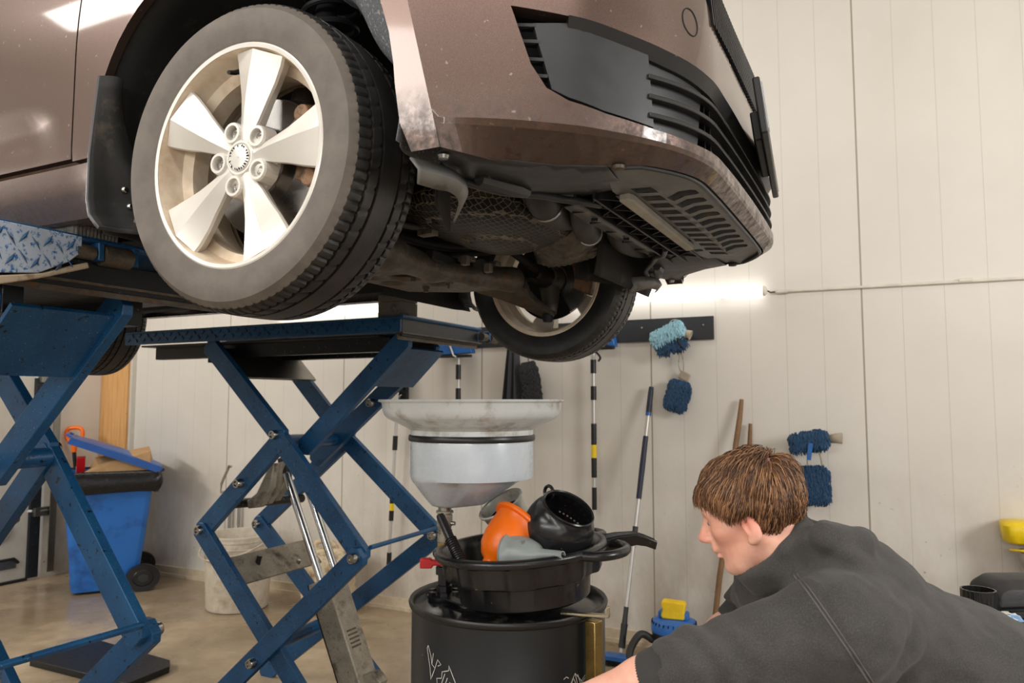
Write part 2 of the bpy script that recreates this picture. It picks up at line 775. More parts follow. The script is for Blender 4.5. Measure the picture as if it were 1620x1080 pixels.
M['wallr'] = rubber('tyre_sidewall', srgb(84, 77, 71), srgb(108, 99, 90), .7)
M['rim'] = simple('wheel_silver', srgb(212, 208, 201), .33, .25, .03, coat=.4)
M['barrel'] = simple('wheel_barrel_dust', srgb(222, 206, 184), .5, .1, .05, dirt=srgb(176, 142, 104), dscale=12, dcut=(.45, .85))
M['steel'] = metal('steel', srgb(170, 168, 164), .25)
M['chrome'] = metal('chrome_rod', srgb(222, 224, 226), .1)
M['rust'] = simple('rusty_steel', srgb(88, 82, 74), .5, .5, .35, 30, dirt=srgb(118, 84, 56), dscale=26, dcut=(.54, .70), bump=.5, bscale=90)
M['disc'] = metal('brake_disc_steel', srgb(140, 138, 136), .3)
M['cast'] = simple('cast_alloy', srgb(104, 98, 90), .5, .6, .2, dirt=srgb(60, 50, 40), dscale=15)
M['hose'] = simple('rubber_hose', srgb(44, 42, 41), .55)
M['shield'] = perforated()
M['blue'] = blue_lift()
M['blacksteel'] = simple('black_painted_steel', srgb(22, 24, 28), .4, .2, spots=srgb(100, 100, 100), spotscale=80, spotcut=(.70, .74))
M['ribrub'] = simple('ribbed_rubber_block', srgb(120, 114, 106), .8, dirt=srgb(60, 56, 52), dscale=20, bump=.4)
M['grime'] = simple('greasy_metal', srgb(152, 144, 130), .5, .35, .2, dirt=srgb(66, 58, 48), dscale=13, dcut=(.54, .72), spots=srgb(60, 54, 46), spotscale=240, spotcut=(.63, .68))
M['drum'] = simple('drum_black_paint', srgb(44, 46, 49), .33, .35, .08, 3, spots=srgb(120, 116, 108), spotscale=26, spotcut=(.735, .76))
M['drumtop'] = simple('drum_lid_oily', srgb(40, 41, 43), .16, .5, .2, dirt=srgb(120, 116, 108), dscale=9, dcut=(.56, .66))
M['line'] = simple('white_print', srgb(205, 205, 200), .5)
M['enamel'] = simple('grey_enamel', srgb(190, 198, 206), .28, 0, .04, dirt=srgb(118, 100, 80), dscale=5, dcut=(.66, .82), coat=.4)
M['enamelrim'] = simple('dirty_enamel_dish', srgb(196, 200, 200), .33, 0, .05, dirt=srgb(122, 104, 80), dscale=9, dcut=(.50, .70), coat=.3)
M['seal'] = simple('black_seal', srgb(24, 24, 26), .35)
M['tub'] = simple('black_pe_tub', srgb(26, 26, 28), .3, 0, .1, spots=srgb(110, 106, 100), spotscale=70, spotcut=(.74, .77), bump=.1, bscale=60)
M['jug'] = simple('black_jug_poly', srgb(30, 30, 32), .22, 0, .1, spots=srgb(110, 106, 100), spotscale=80, spotcut=(.74, .77))
M['orange'] = simple('orange_poly', srgb(244, 112, 10), .33, 0, .06, dirt=srgb(120, 48, 10), dscale=11, dcut=(.62, .78))
M['greypoly'] = simple('grey_poly', srgb(142, 150, 148), .36, 0, .05, dirt=srgb(80, 82, 76), dscale=26, dcut=(.58, .7))
M['tin'] = simple('dirty_tin', srgb(192, 192, 184), .4, .4, .1, dirt=srgb(88, 84, 72), dscale=14, dcut=(.56, .74))
M['brass'] = metal('zinc_yellow', srgb(170, 146, 92), .3, srgb(104, 88, 50))
M['brasspale'] = metal('pale_zinc', srgb(196, 186, 160), .3)
M['greyp2'] = simple('charcoal_case', srgb(42, 42, 44), .5, bump=.3, bscale=300)
M['film'] = simple('blue_film', srgb(120, 160, 206), .2, dirt=srgb(226, 232, 238), dscale=22, dcut=(.45, .55))
M['red'] = simple('red_plastic', srgb(196, 24, 34), .35)
M['binblue'] = simple('bin_blue', srgb(40, 108, 190), .38, 0, .06, 4, dirt=srgb(28, 74, 138), dscale=5, dcut=(.5, .7))
M['lidblue'] = simple('lid_blue', srgb(34, 84, 160), .36)
M['bag'] = simple('black_bag', srgb(26, 26, 27), .25, bump=.8, bscale=26)
M['card'] = simple('cardboard', srgb(176, 140, 98), .8)
M['plastic_w'] = simple('bucket_white', srgb(205, 196, 180), .45, dirt=srgb(150, 128, 98), dscale=5, dcut=(.52, .75))
M['canister'] = simple('canister_cream', srgb(206, 190, 160), .5, dirt=srgb(134, 98, 58), dscale=8, dcut=(.5, .64))
M['alu'] = simple('aluminium_pole', srgb(206, 204, 200), .42, .7, .03)
M['navy'] = simple('navy_grip', srgb(34, 40, 58), .5)
M['bluetape'] = simple('blue_sleeve', srgb(34, 96, 166), .4)
M['yel'] = simple('yellow_plastic', srgb(238, 205, 20), .4, dirt=srgb(140, 112, 14), dscale=9, dcut=(.6, .8))
M['sponge'] = simple('yellow_sponge', srgb(246, 204, 40), .9, bump=.8, bscale=90)
M['stick'] = simple('old_wood_handle', srgb(126, 94, 62), .6, var=.2)
M['chen_d'] = simple('chenille_dark_blue', srgb(18, 64, 100), .9, var=.3, scale=60, sheen=.4)
M['chen_l'] = simple('chenille_light_blue', srgb(150, 196, 212), .9, var=.12, scale=60, sheen=.4)
M['chen_k'] = simple('chenille_black', srgb(42, 43, 45), .8, var=.4, scale=60)
M['cuff'] = simple('beige_cuff', srgb(168, 156, 138), .9)
M['rail'] = simple('black_rail', srgb(38, 40, 44), .5)
M['cloth_k'] = simple('dark_cloth', srgb(54, 55, 60), .9, sheen=.3)
M['wire'] = metal('wire', srgb(180, 178, 172), .3)
M['conduit'] = simple('conduit_white', srgb(216, 210, 198), .4)
M['tube'] = emit('led_tube', (1, .98, .95, 1), 3.2)
M['skin'] = None
M['caliper'] = simple('brown_brake_caliper', srgb(134, 104, 78), .6, .3, .2, dirt=srgb(70, 56, 44), dscale=30, dcut=(.52, .66))
# ------------------------------------------------------------------ the room shell
WY = 4.515      # inner face of the back wall
LX = -6.36      # inner face of the left wall


def struct(name, mb, mat, parent=None, **k):
    o = obj(name, mb, mat, parent, **k)
    if parent is None:
        o['kind'] = 'structure'
    return o


struct('floor', MB().box((-.5, .2, -.05), (12, 8.9, .1)), M['floor'], smooth=0)
struct('ceiling', MB().box((-.5, .2, 4.25), (12, 8.9, .1)), M['ceil'], smooth=0)
struct('wall_back', MB().box((-.5, WY + .06, 2.1), (12, .12, 4.4)), M['wall'], smooth=0)
mb = MB()
mb.box((LX - .06, (3.99 + WY) / 2, 2.1), (.12, WY - 3.99, 4.2))
mb.box((LX - .06, 2.2, 3.7), (.12, 3.58, 1.0))
mb.box((LX - .06, -1.9, 2.1), (.12, 4.6, 4.2))
struct('wall_left', mb, M['wall'], smooth=0)
mb = MB().box((-.5 + .32, WY - .009, .04), (11.3, .018, .08)).box((-.18, WY - .014, .012), (11.3, .028, .024))
struct('baseboard_back', mb, M['skirt'], smooth=0)
struct('trim_1', MB().box(((LX - 6.0) / 2, WY - .03, 2.1), (.355, .06, 4.2)), M['pine'], smooth=0)
struct('trim_2', MB().box((-5.985, WY - .02, 2.1), (.03, .04, 4.2)), M['door'], smooth=0)
# sectional door
mb = MB()
for k in range(6):
    mb.box((LX - .03, 2.14, .28 + k * .55), (.05, 3.46, .544))
door = struct('door_1', mb, M['door'], smooth=0, bevel=.004)
mb = MB()
for k in range(6):
    mb.box((LX + .0, 3.915, .28 + k * .55), (.03, .085, .53))
    for j in range(5):
        mb.box((LX + .02, 3.905 + .02 * (j % 2), .1 + k * .55 + j * .09), (.016, .014, .012))
obj('hinge_plate', mb, M['hinge'], door)
mb = MB()
for k in range(1, 6):
    mb.box((LX + .03, 3.95, k * .55 - .005), (.05, .12, .07))
    mb.tube([(LX + .05, 3.93, k * .55), (LX + .05, 4.04, k * .55)], .012)
obj('roller_hinge', mb, M['track'], door)
mb = MB().box((LX + .05, 4.045, 1.65), (.06, .008, 3.2)).box((LX + .075, 4.02, 1.65), (.008, .05, 3.2))
obj('roller_track', mb, M['track'], door)
mb = MB().lathe([(0.001, .03), (.075, .03), (.085, .022), (.09, 0)], 40, AT((LX - .005, 3.645, .425), (1, 0, 0)))
obj('round_vent', mb, M['plastic_w'], door)
mb = MB().box((LX + .006, 3.55, .155), (.02, .46, .075))
hp = obj('step_plate', mb, M['track'], door, bevel=.004)
obj('pull_handle', MB().tube([(LX + .01, 3.5, .2), (LX + .05, 3.52, .2), (LX + .05, 3.74, .2), (LX + .02, 3.79, .16)], .012), M['blackp'], hp)
obj('floor_seal', MB().box((LX - .01, 2.14, .012), (.06, 3.46, .022)), M['seal'], door)

# ------------------------------------------------------------------ tube lights and conduit on the back wall
def tube_light(x0, x1, z0, z1, label, y=WY):
    t = empty('tube_light', label, 'light', ((x0 + x1) / 2, y, (z0 + z1) / 2), 'tube lights on the workshop walls')
    a = Vector((x0, y - .06, z0))
    b = Vector((x1, y - .06, z1))
    d = (b - a).normalized()
    obj('diffuser_tube', MB().tube([a, b], .029, 20), M['tube'], t)
    for p, s in ((a, -1), (b, 1)):
        obj('end_cap', MB().tube([p, p + d * s * .012, p + d * s * .022], [.03, .028, .016], 18), M['conduit'], t)
    for f in (.2, .8):
        p = a.lerp(b, f)
        obj('wall_clip', MB().box((p.x, y - .02, p.z), (.03, .04, .03)), M['wire'], t)
    return t


tube_light(-1.84, -.635, 2.09, 2.076, 'bright tube light on the wall above the black hook rail, right of the hanging wheel')
tube_light(-4.32, -3.115, 2.125, 2.117, 'bright tube light low behind the big front tyre, above the blue lift runway')
t = empty('conduit', 'thin cream electrical conduit running along the wall right of the tube light', 'pipe', (.6, WY, 2.06))
mb = MB().tube([(-.575, WY - .012, 2.073), (.365, WY - .012, 2.066), (1.6, WY - .012, 2.06)], .008, 10)
obj('conduit_pipe', mb, M['conduit'], t)
for x in (-.54, .36, 1.25):
    obj('coupling', MB().tube([(x - .03, WY - .013, 2.071), (x + .03, WY - .013, 2.071)], .012, 12), M['conduit'], t)
obj('lamp_cable', MB().tube([(-.61, WY - .05, 2.075), (-.6, WY - .02, 2.07), (-.57, WY - .012, 2.073)], .004, 8), M['blackp'], t)

# ------------------------------------------------------------------ hook rail and what hangs from it
t = empty('hook_rail', 'long black board with hooks fixed to the wall below the tube lights', 'rail', (-2.1, WY, 1.8))
obj('backboard', MB().box((-2.11, WY - .009, 1.884), (2.37, .018, .138)), M['rail'], t, bevel=.002)
for x in (-.985, -1.36, -1.8, -2.3, -2.72, -3.1):
    obj('screw', MB().lathe([(0.0005, .004), (.005, .003), (.007, 0)], 12, AT((x, WY - .018, 1.9), (0, -1, 0))), M['steel'], t)
for x in (-1.13, -1.62, -2.17, -2.62, -3.08):
    mb = MB().tube([(x, WY - .015, 1.89), (x, WY - .06, 1.885), (x, WY - .07, 1.90), (x, WY - .07, 1.915)], .004, 8)
    obj('hook', mb, M['wire'], t)


def noodles(mb, base, count, L, r, down=.5, jit=.35, seed=1):
    """base: list of (point, normal); soft chenille fingers growing out of it"""
    rg = random.Random(seed)
    for _ in range(count):
        p, n = rg.choice(base)
        p = Vector(p)
        d = Vector(n) + Vector((rg.uniform(-jit, jit), rg.uniform(-jit, jit), rg.uniform(-jit, jit)))
        d.normalize()
        l_ = L * rg.uniform(.7, 1.25)
        a = p - d * r
        b = p + d * l_ * .5
        c = b + (d * .25 + Vector((rg.uniform(-.3, .3), 0, -down))) * l_ * .7
        mb.tube([a, b, c], [r, r * 1.05, r * .6], 6)
    return mb


def pad_points(c, s, T, n=22):
    """points with normals spread evenly over the front and the edges of a pad"""
    out = []
    for i in range(n):
        for j in range(n):
            u, v = -1 + 2 * (i + .5) / n, -1 + 2 * (j + .5) / n
            # round the corners
            k = max(1, (u ** 4 + v ** 4) ** .25)
            u, v = u / k, v / k
            e = max(abs(u), abs(v)) ** 6
            P = Vector((u * s[0], -s[1] * (1 - .55 * e), v * s[2]))
            N = Vector((u ** 7 * 1.4, -1, v ** 7 * 1.4)).normalized()
            out.append((T @ (P + Vector(c)), (T.to_3x3() @ N).normalized()))
            if e > .55:
                N = Vector((u ** 5, -.2, v ** 5)).normalized()
                out.append((T @ Vector((u * s[0], -s[1] * .3, v * s[2])), (T.to_3x3() @ N).normalized()))
    return out


def pad(mb, s, T, n=26):
    k = n // 2
    rings = []
    for j in range(k + 1):
        v = PI * j / k
        ring = []
        for i in range(n):
            u = 2 * PI * i / n
            x, y, z = math.sin(v) * math.cos(u), math.sin(v) * math.sin(u), math.cos(v)

            def sq(a, e):
                return math.copysign(abs(a) ** e, a)
            ring.append(T @ Vector((sq(x, .45) * s[0] + 1e-5 * i, sq(y, .8) * s[1], sq(z, .45) * s[2])))
        rings.append(ring)
    mb.loft(rings)
    return mb


def chenille(name, parent, c, s, ang, mat, count, L=.022, r=.0036, down=1.0, seed=1, label=None):
    count = int(count * 2.2)
    T = Matrix.Translation(c) @ rot('Y', ang)
    mb = pad(MB(), [a * .82 for a in s], T)
    base = pad_points((0, 0, 0), [a * .84 for a in s], T)
    noodles(mb, base, count, L, r, down, .7, seed=seed)
    return obj(name, mb, mat, parent, smooth=60, label=label)


G = 'wash mitts hanging on the wall'
t = empty('wash_mitt', 'pale blue and dark blue wash mitt pair hung over the end of the black rail', 'mitt', (-1.17, WY - .06, 1.72), G)
chenille('pale_pad', t, (-1.175, WY - .085, 1.85), (.118, .05, .05), -24, M['chen_l'], 420, seed=3, label='pale blue chenille side')
chenille('dark_pad', t, (-1.155, WY - .075, 1.785), (.10, .045, .045), -16, M['chen_d'], 300, seed=4, label='dark blue chenille side')
obj('cuff', MB().tube([(-1.09, WY - .1, 1.83), (-1.065, WY - .1, 1.845), (-1.04, WY - .1, 1.835)], [.02, .024, .03], 14, cap=False), M['cuff'], t, solid=.003)
obj('strap', MB().tube([(-1.11, WY - .13, 1.83), (-1.1, WY - .135, 1.79), (-1.08, WY - .13, 1.765)], .006, 8), M['blackp'], t)
obj('hanging_loop', MB().tube(catmull([(-1.185, WY - .06, 1.885), (-1.17, WY - .05, 1.93), (-1.13, WY - .05, 1.935), (-1.11, WY - .06, 1.9)], 6), .002, 6), M['wire'], t)

t = empty('wash_mitt', 'flat dark blue wash mitt hanging by a loop below the rail end', 'mitt', (-1.13, WY - .03, 1.37), G)
chenille('pad', t, (-1.135, WY - .045, 1.487), (.078, .03, .102), 16, M['chen_d'], 520, L=.017, seed=5)
obj('cuff', MB().box((0, 0, 0), (.06, .02, .05), Matrix.Translation((-1.095, WY - .04, 1.6)) @ rot('Y', 28)), M['cuff'], t, bevel=.006)
obj('hanging_loop', MB().tube(catmull([(-1.11, WY - .04, 1.61), (-1.13, WY - .04, 1.67), (-1.115, WY - .045, 1.74), (-1.098, WY - .045, 1.67), (-1.105, WY - .04, 1.61)], 6), .0022, 6), M['wire'], t)

t = empty('wash_mitt', 'rolled dark blue wash mitt sticking out from the wall above another blue mitt', 'mitt', (-.41, WY - .08, 1.16), G)
chenille('pad', t, (-.41, WY - .11, 1.24), (.112, .055, .055), -10, M['chen_d'], 460, L=.02, seed=6)
obj('cuff', MB().tube([(-.31, WY - .1, 1.25), (-.275, WY - .1, 1.255), (-.245, WY - .1, 1.255)], [.022, .026, .03], 14, cap=False), M['cuff'], t, solid=.003)
obj('strap', MB().box((0, 0, 0), (.022, .006, .09), Matrix.Translation((-.402, WY - .175, 1.185)) @ rot('Y', 8)), M['bluetape'], t, label='bright blue strap')
obj('wall_hook', MB().tube([(-.41, WY, 1.29), (-.41, WY - .12, 1.27), (-.41, WY - .13, 1.29)], .005, 8), M['wire'], t)

t = empty('wash_mitt', 'square dark blue wash mitt hanging below the rolled mitt, right of the man\'s head', 'mitt', (-.39, WY - .06, .89), G)
chenille('pad', t, (-.392, WY - .07, 1.005), (.088, .035, .115), -2, M['chen_d'], 620, L=.019, seed=7)
obj('side_band', MB().box((-.452, WY - .112, 1.01), (.026, .012, .19)), M['blackp'], t, bevel=.004)
obj('hanging_loop', MB().tube(catmull([(-.425, WY - .08, 1.1), (-.415, WY - .1, 1.18), (-.365, WY - .1, 1.18), (-.35, WY - .08, 1.1)], 6), .004, 6), M['cuff'], t)

G = 'telescopic poles hanging on the wall'


def pole(x, zt, zb, label, bands, xb=None, mat='alu', r=.0115, y=WY - .07):
    """hanging telescopic pole: bands = (z0, z1, radius, material, name)"""
    xb = x if xb is None else xb

    def X(z):
        return x + (xb - x) * (zt - z) / (zt - zb)
    t = empty('telescopic_pole', label, 'pole', (xb, y, zb), G)
    obj('tube', MB().tube([(X(zt), y, zt), (xb, y, zb)], r, 14), M[mat], t)
    for z0, z1, rr, m, nm in bands:
        k = max(2, int(abs(z0 - z1) / .012)) if nm == 'foam_grip' else 2
        pts = [(X(z0 + (z1 - z0) * i / k), y, z0 + (z1 - z0) * i / k) for i in range(k + 1)]
        rs = [rr * (1 + (.07 if nm == 'foam_grip' and i % 2 else 0)) for i in range(k + 1)]
        obj(nm, MB().tube(pts, rs, 14), M[m], t)
    return t


pole(-1.657, 1.83, .76, 'black and silver telescopic pole hanging below the lifted wheel, yellow tag on its grip', [
    (1.71, 1.625, .018, 'seal', 'clamp_sleeve'), (1.545, 1.46, .018, 'seal', 'clamp_sleeve'),
    (1.315, 1.185, .0165, 'seal', 'foam_grip'), (1.185, 1.105, .0163, 'yel', 'tag'), (1.105, .985, .0165, 'seal', 'foam_grip'),
    (.925, .79, .015, 'seal', 'end_grip')])
pole(-2.63, 1.83, .9, 'silver telescopic pole with a blue mop head, hanging behind the funnel dish', [
    (1.70, 1.60, .018, 'seal', 'clamp_sleeve'), (1.54, 1.44, .018, 'seal', 'clamp_sleeve'), (1.3, .95, .016, 'seal', 'foam_grip')])
t = pole(-3.11, 1.83, .30, 'silver telescopic pole hanging left of the funnel, seen between the blue lift arms', [
    (1.21, 1.11, .018, 'seal', 'clamp_sleeve'), (.80, .74, .0165, 'seal', 'foam_grip'), (.74, .69, .0163, 'yel', 'tag'), (.69, .62, .0165, 'seal', 'foam_grip'), (.40, .30, .017, 'seal', 'end_grip')], xb=-3.185)
# heads of the poles
t = empty('mop_head', 'blue flat mop head on the pole behind the funnel, under the lift runway end', 'mop', (-2.65, WY - .08, 1.78))
mb = MB().prism([(-2.81, 1.835), (-2.74, 1.86), (-2.69, 1.83), (-2.6, 1.83), (-2.52, 1.845), (-2.505, 1.775), (-2.76, 1.765)], 'Y', WY - .11, WY - .05)
obj('head_pad', mb, M['bluetape'], t, bevel=.006)
obj('pad_frame', MB().box((-2.65, WY - .08, 1.757), (.24, .05, .018)), M['seal'], t, bevel=.003)
obj('wrapped_cloth', MB().prism([(-2.69, 1.86), (-2.66, 1.93), (-2.6, 1.935), (-2.585, 1.87), (-2.64, 1.85)], 'Y', WY - .1, WY - .06), M['chen_l'], t, bevel=.008)
obj('clip', MB().tube([(-2.69, WY - .12, 1.87), (-2.66, WY - .12, 1.81), (-2.64, WY - .12, 1.76), (-2.62, WY - .12, 1.75)], .006, 8), M['conduit'], t)
t = empty('mop_head', 'blue cloth wrapped head on the pole right of the lifted far wheel', 'mop', (-1.57, WY - .08, 1.78))
obj('head_pad', MB().box((-1.58, WY - .08, 1.82), (.13, .05, .1)), M['blackp'], t, bevel=.01)
obj('wrapped_cloth', MB().prism([(-1.55, 1.79), (-1.5, 1.785), (-1.515, 1.87), (-1.56, 1.88)], 'Y', WY - .115, WY - .05), M['bluetape'], t, bevel=.008)
obj('clip', MB().tube(catmull([(-1.65, WY - .1, 1.76), (-1.62, WY - .11, 1.75), (-1.6, WY - .1, 1.72), (-1.615, WY - .09, 1.7)], 4), .007, 8), M['seal'], t)
t = empty('hand_brush', 'small black hand brush hanging left of the funnel', 'brush', (-3.09, WY - .03, 1.46))
obj('handle', MB().tube([(-3.13, WY - .04, 1.85), (-3.12, WY - .04, 1.6)], .008, 10), M['seal'], t)
mb = MB()
rg = random.Random(2)
for i in range(160):
    x, z = rg.uniform(-.03, .03), rg.uniform(-.08, .07)
    mb.tube([(-3.09 + x, WY - .03, 1.55 + z), (-3.085 + x * 1.2, WY - .075, 1.53 + z)], .003, 5)
mb.box((-3.09, WY - .03, 1.55), (.05, .02, .17))
obj('bristles', mb, M['chen_k'], t)

# dark cloths
def cloth(x0, x1, xt0, xt1, zt, zb, label, mat, seed, folds):
    t = empty('cleaning_cloth', label, 'cloth', ((x0 + x1) / 2, WY - .05, zb))

    def P(u, v):
        z = zt + (zb - zt) * v
        a = xt0 + (x0 - xt0) * v ** .8
        b = xt1 + (x1 - xt1) * v ** .8
        return (a + (b - a) * u, WY - .05 - .028 * math.sin(u * folds + seed) * (.3 + v) - .03 * math.sin(PI * u), z)
    obj('cloth', MB().grid(P, 44, 20), mat, t, solid=.006, smooth=80)
    return t


cloth(-2.32, -2.165, -2.25, -2.19, 1.9, 1.2, 'dark grey cloth hanging from the rail behind the funnel dish', M['cloth_k'], .4, 17)
t = empty('wash_mitt', 'shaggy black wash mitt hanging beside the dark cloth, below the lifted tyre', 'mitt', (-2.09, WY - .06, 1.36), 'wash mitts hanging on the wall')
chenille('pad', t, (-2.083, WY - .06, 1.56), (.066, .04, .17), -8, M['chen_k'], 800, L=.02, r=.005, seed=9)
obj('hanging_loop', MB().tube([(-2.11, WY - .05, 1.7), (-2.14, WY - .06, 1.9)], .003, 6), M['seal'], t)

# ------------------------------------------------------------------ tools leaning on the wall
t = empty('wash_brush', 'long leaning brush pole with navy grips and silver shaft beside the drum', 'brush', (-1.385, 4.12, 0))
A, B = Vector((-1.297, 4.47, 1.53)), Vector((-1.39, 4.13, .07))


def seg(f0, f1, r, m, nm, n=14):
    obj(nm, MB().tube([A.lerp(B, f0), A.lerp(B, (f0 + f1) / 2), A.lerp(B, f1)], r, n), M[m], t)


seg(0, 1, .0115, 'alu', 'shaft')
seg(-.005, .045, [.014, .0165, .0165], 'navy', 'end_cap')
seg(.045, .10, .0165, 'navy', 'top_grip')
seg(.10, .112, .0168, 'bluetape', 'blue_band')
seg(.195, .44, [.0155, .017, .0155], 'navy', 'long_grip')
seg(.545, .575, .016, 'greyp', 'clamp_sleeve')
seg(.84, .9, [.0135, .0135, .016], 'greyp', 'lower_sleeve')
seg(.9, .985, [.02, .018, .02], 'greyp', 'socket')
mb = MB().box((-1.35, 4.11, .045), (.26, .07, .03))
obj('brush_block', mb, M['bluetape'], t, bevel=.006)
mb = MB()
for i in range(26):
    for j in range(6):
        mb.tube([(-1.47 + i * .0098, 4.085 + j * .011, .035), (-1.475 + i * .0102, 4.08 + j * .0125, 0)], .0022, 5)
obj('bristles', mb, M['seal'], t)


def stick(top, bot, r, label):
    t = empty('wooden_tool', label, 'tool', bot, 'old wooden handled tools leaning on the wall')
    A, B = Vector(top), Vector(bot)
    n = 12
    pts = [A.lerp(B, i / n) + Vector((.002 * math.sin(i * 2.1), 0, 0)) for i in range(n + 1)]
    obj('shaft', MB().tube(pts, [r * .75] + [r] * (n - 1) + [r], 14), M['stick'], t)
    z = bot[2]
    mb = MB().prism([(-.04, z), (.04, z), (.038, z + .05), (.024, z + .09), (-.024, z + .09), (-.038, z + .05)], 'Y', -.012, .012, Matrix.Translation((bot[0], bot[1], 0)))
    obj('head', mb, M['rust'], t, bevel=.003)
    return t


stick((-.772, WY - .03, 1.462), (-.935, 4.22, 0.0), .0155, 'taller old wooden tool handle leaning on the wall behind the man\'s head')
stick((-.727, WY - .03, 1.325), (-.80, 4.36, 0.0), .0135, 'shorter old wooden tool handle leaning on the wall behind the man\'s head')

# ------------------------------------------------------------------ small wet vacuum with a sponge on it
vx, vy = -1.10, 4.16
t = empty('wet_vacuum', 'small blue-topped black wet vacuum on the floor by the wall', 'vacuum cleaner', (vx, vy, 0))
obj('tank', MB().lathe([(.001, .0), (.105, .0), (.112, .02), (.118, .2), (.118, .225), (.001, .225)], 40, AT((vx, vy, 0))), M['blackp'], t)
obj('lid', MB().lathe([(.122, .215), (.122, .25), (.112, .272), (.085, .282), (.001, .284)], 40, AT((vx, vy, 0))), M['binblue'], t)
mb = MB()
for s in (-1, 1):
    mb.box((vx + s * .066, vy, .30), (.026, .07, .04))
obj('handle_ears', mb, M['binblue'], t, bevel=.008)
mb = MB()
for i in range(28):
    a = 2 * PI * i / 28
    mb.box((0, 0, 0), (.012, .005, .014), Matrix.Translation((vx + .115 * math.cos(a), vy + .115 * math.sin(a), .262)) @ Matrix.Rotation(a, 4, 'Z'))
obj('air_slots', mb, M['dark'], t)
obj('hose', MB().tube(catmull([(vx - .1, vy - .06, .17), (vx - .16, vy - .1, .2), (vx - .2, vy - .16, .1), (vx - .1, vy - .2, .035), (vx + .1, vy - .2, .03)], 8), .02, 12), M['hose'], t)
t = tag(obj('sponge', MB().prism([(-.06, .0), (.06, .0), (.066, .02), (.056, .045), (.066, .072), (.06, .09), (-.06, .095), (-.066, .07), (-.056, .05), (-.066, .02)], 'Y', -.035, .035, Matrix.Translation((vx + .003, vy - .01, .284)) @ rot('Z', 8)), M['sponge'], bevel=.008), 'yellow sponge lying on top of the blue vacuum lid', 'sponge')

# ------------------------------------------------------------------ corner: bin, shovel, bucket, canister, bracket
bx, by = -5.58, 4.03


def wheelie_bin():
    t = empty('wheelie_bin', 'blue wheeled rubbish bin with its lid propped open, in the corner', 'bin', (bx, by, 0))
    T = Matrix.Translation((bx, by, 0)) @ rot('Z', -35) @ Matrix.Diagonal((1.2, 1.2, 1.0, 1))

    def ring(wx, y0, y1, z, n=6, r=.04):
        pts = []
        for sx, sy in ((1, 1), (-1, 1), (-1, -1), (1, -1)):
            cx = sx * (wx - r)
            cy = (y1 - r) if sy > 0 else (y0 + r)
            a0 = {(1, 1): 0, (-1, 1): 90, (-1, -1): 180, (1, -1): 270}[(sx, sy)]
            for k in range(n + 1):
                a = math.radians(a0 + 90 * k / n)
                pts.append((cx + r * math.cos(a), cy + r * math.sin(a), z))
        return pts
    mb = MB()
    rg = [ring(.185, -.2, .17, .02), ring(.19, -.205, .175, .06), ring(.215, -.235, .215, .5), ring(.235, -.26, .245, .86), ring(.255, -.285, .27, .865), ring(.255, -.285, .27, .9), ring(.235, -.265, .25, .9), ring(.2, -.22, .2, .3)]
    mb.loft(rg, cap=True, M=T)
    for s in (-.13, 0, .13):
        mb.add([(s - .03, -.207, .08), (s + .03, -.207, .08), (s + .03, -.222, .3), (s - .03, -.222, .3), (s - .035, -.268, .8), (s + .035, -.268, .8), (s - .035, -.25, .8), (s + .035, -.25, .8), (s - .03, -.19, .08), (s + .03, -.19, .08)],
               [(0, 1, 2, 3), (3, 2, 5, 4), (0, 3, 4, 6, 8), (1, 9, 7, 5, 2), (4, 5, 7, 6)], T)
    obj('body', mb, M['binblue'], t, smooth=50)
    # liner bag folded over the rim
    rr = random.Random(5)

    def bagring(off, z, j):
        R = ring(.258 + off, -.288 - off, .273 + off, z)
        return [(p[0] + rr.uniform(-j, j), p[1] + rr.uniform(-j, j), p[2] + rr.uniform(-j, j) * 1.6) for p in R]
    mb = MB().loft([bagring(-.03, .80, .004), bagring(-.016, .915, .006), bagring(.012, .925, .006), bagring(.024, .88, .01), bagring(.026, .82, .012), bagring(.012, .765, .018), bagring(.008, .76, .012)], cap=False, M=T)
    obj('liner_bag', mb, M['bag'], t, smooth=180, sub=1)
    # lid, hinged at the back and propped open
    L = T @ Matrix.Translation((0, .285, .92)) @ rot('X', -25)
    mb = MB()

    def lid(u, v):
        x = -.265 + .53 * u
        y = -.57 * v
        z = .035 * math.sin(PI * min(1, max(0, u))) ** .5 * math.sin(PI * (.08 + .86 * v)) ** .6 + .012
        return (x, y, z)
    mb.grid(lid, 20, 20, L)
    mb.box((0, -.573, -.004), (.53, .016, .05), L)
    for s in (-.265, .265):
        mb.box((s, -.285, -.004), (.016, .57, .05), L)
    obj('lid', mb, M['lidblue'], t, solid=.006, smooth=50)
    mb = MB().tube([(-.2, -.58, .02), (-.2, -.61, .025), (.2, -.61, .025), (.2, -.58, .02)], .009, 8, M=L)
    obj('lid_grip', mb, M['lidblue'], t)
    obj('hinge_bar', MB().tube([(-.27, .29, .92), (.27, .29, .92)], .014, 12, M=T), M['blackp'], t)
    for s in (-1, 1):
        mb = MB().lathe([(.02, -.03), (.055, -.03), (.062, -.022), (.1, -.024), (.102, -.012), (.102, .012), (.1, .024), (.062, .022), (.055, .03), (.02, .03)], 36, T @ AT((s * .235, .2, .102), (1, 0, 0)))
        obj('wheel', mb, M['seal'], t)
        obj('wheel_hub', MB().lathe([(.001, -.034), (.03, -.034), (.03, .034), (.001, .034)], 18, T @ AT((s * .235, .2, .102), (1, 0, 0))), M['greyp'], t)
    obj('axle', MB().tube([(-.23, .2, .102), (.23, .2, .102)], .011, 10, M=T), M['steel'], t)
    # scuffed sticker remains
    obj('sticker', MB().box((0, 0, 0), (.1, .001, .02), T @ Matrix.Translation((-.12, -.2552, .62)) @ rot('X', -4)), M['line'], t, smooth=0)
    return T


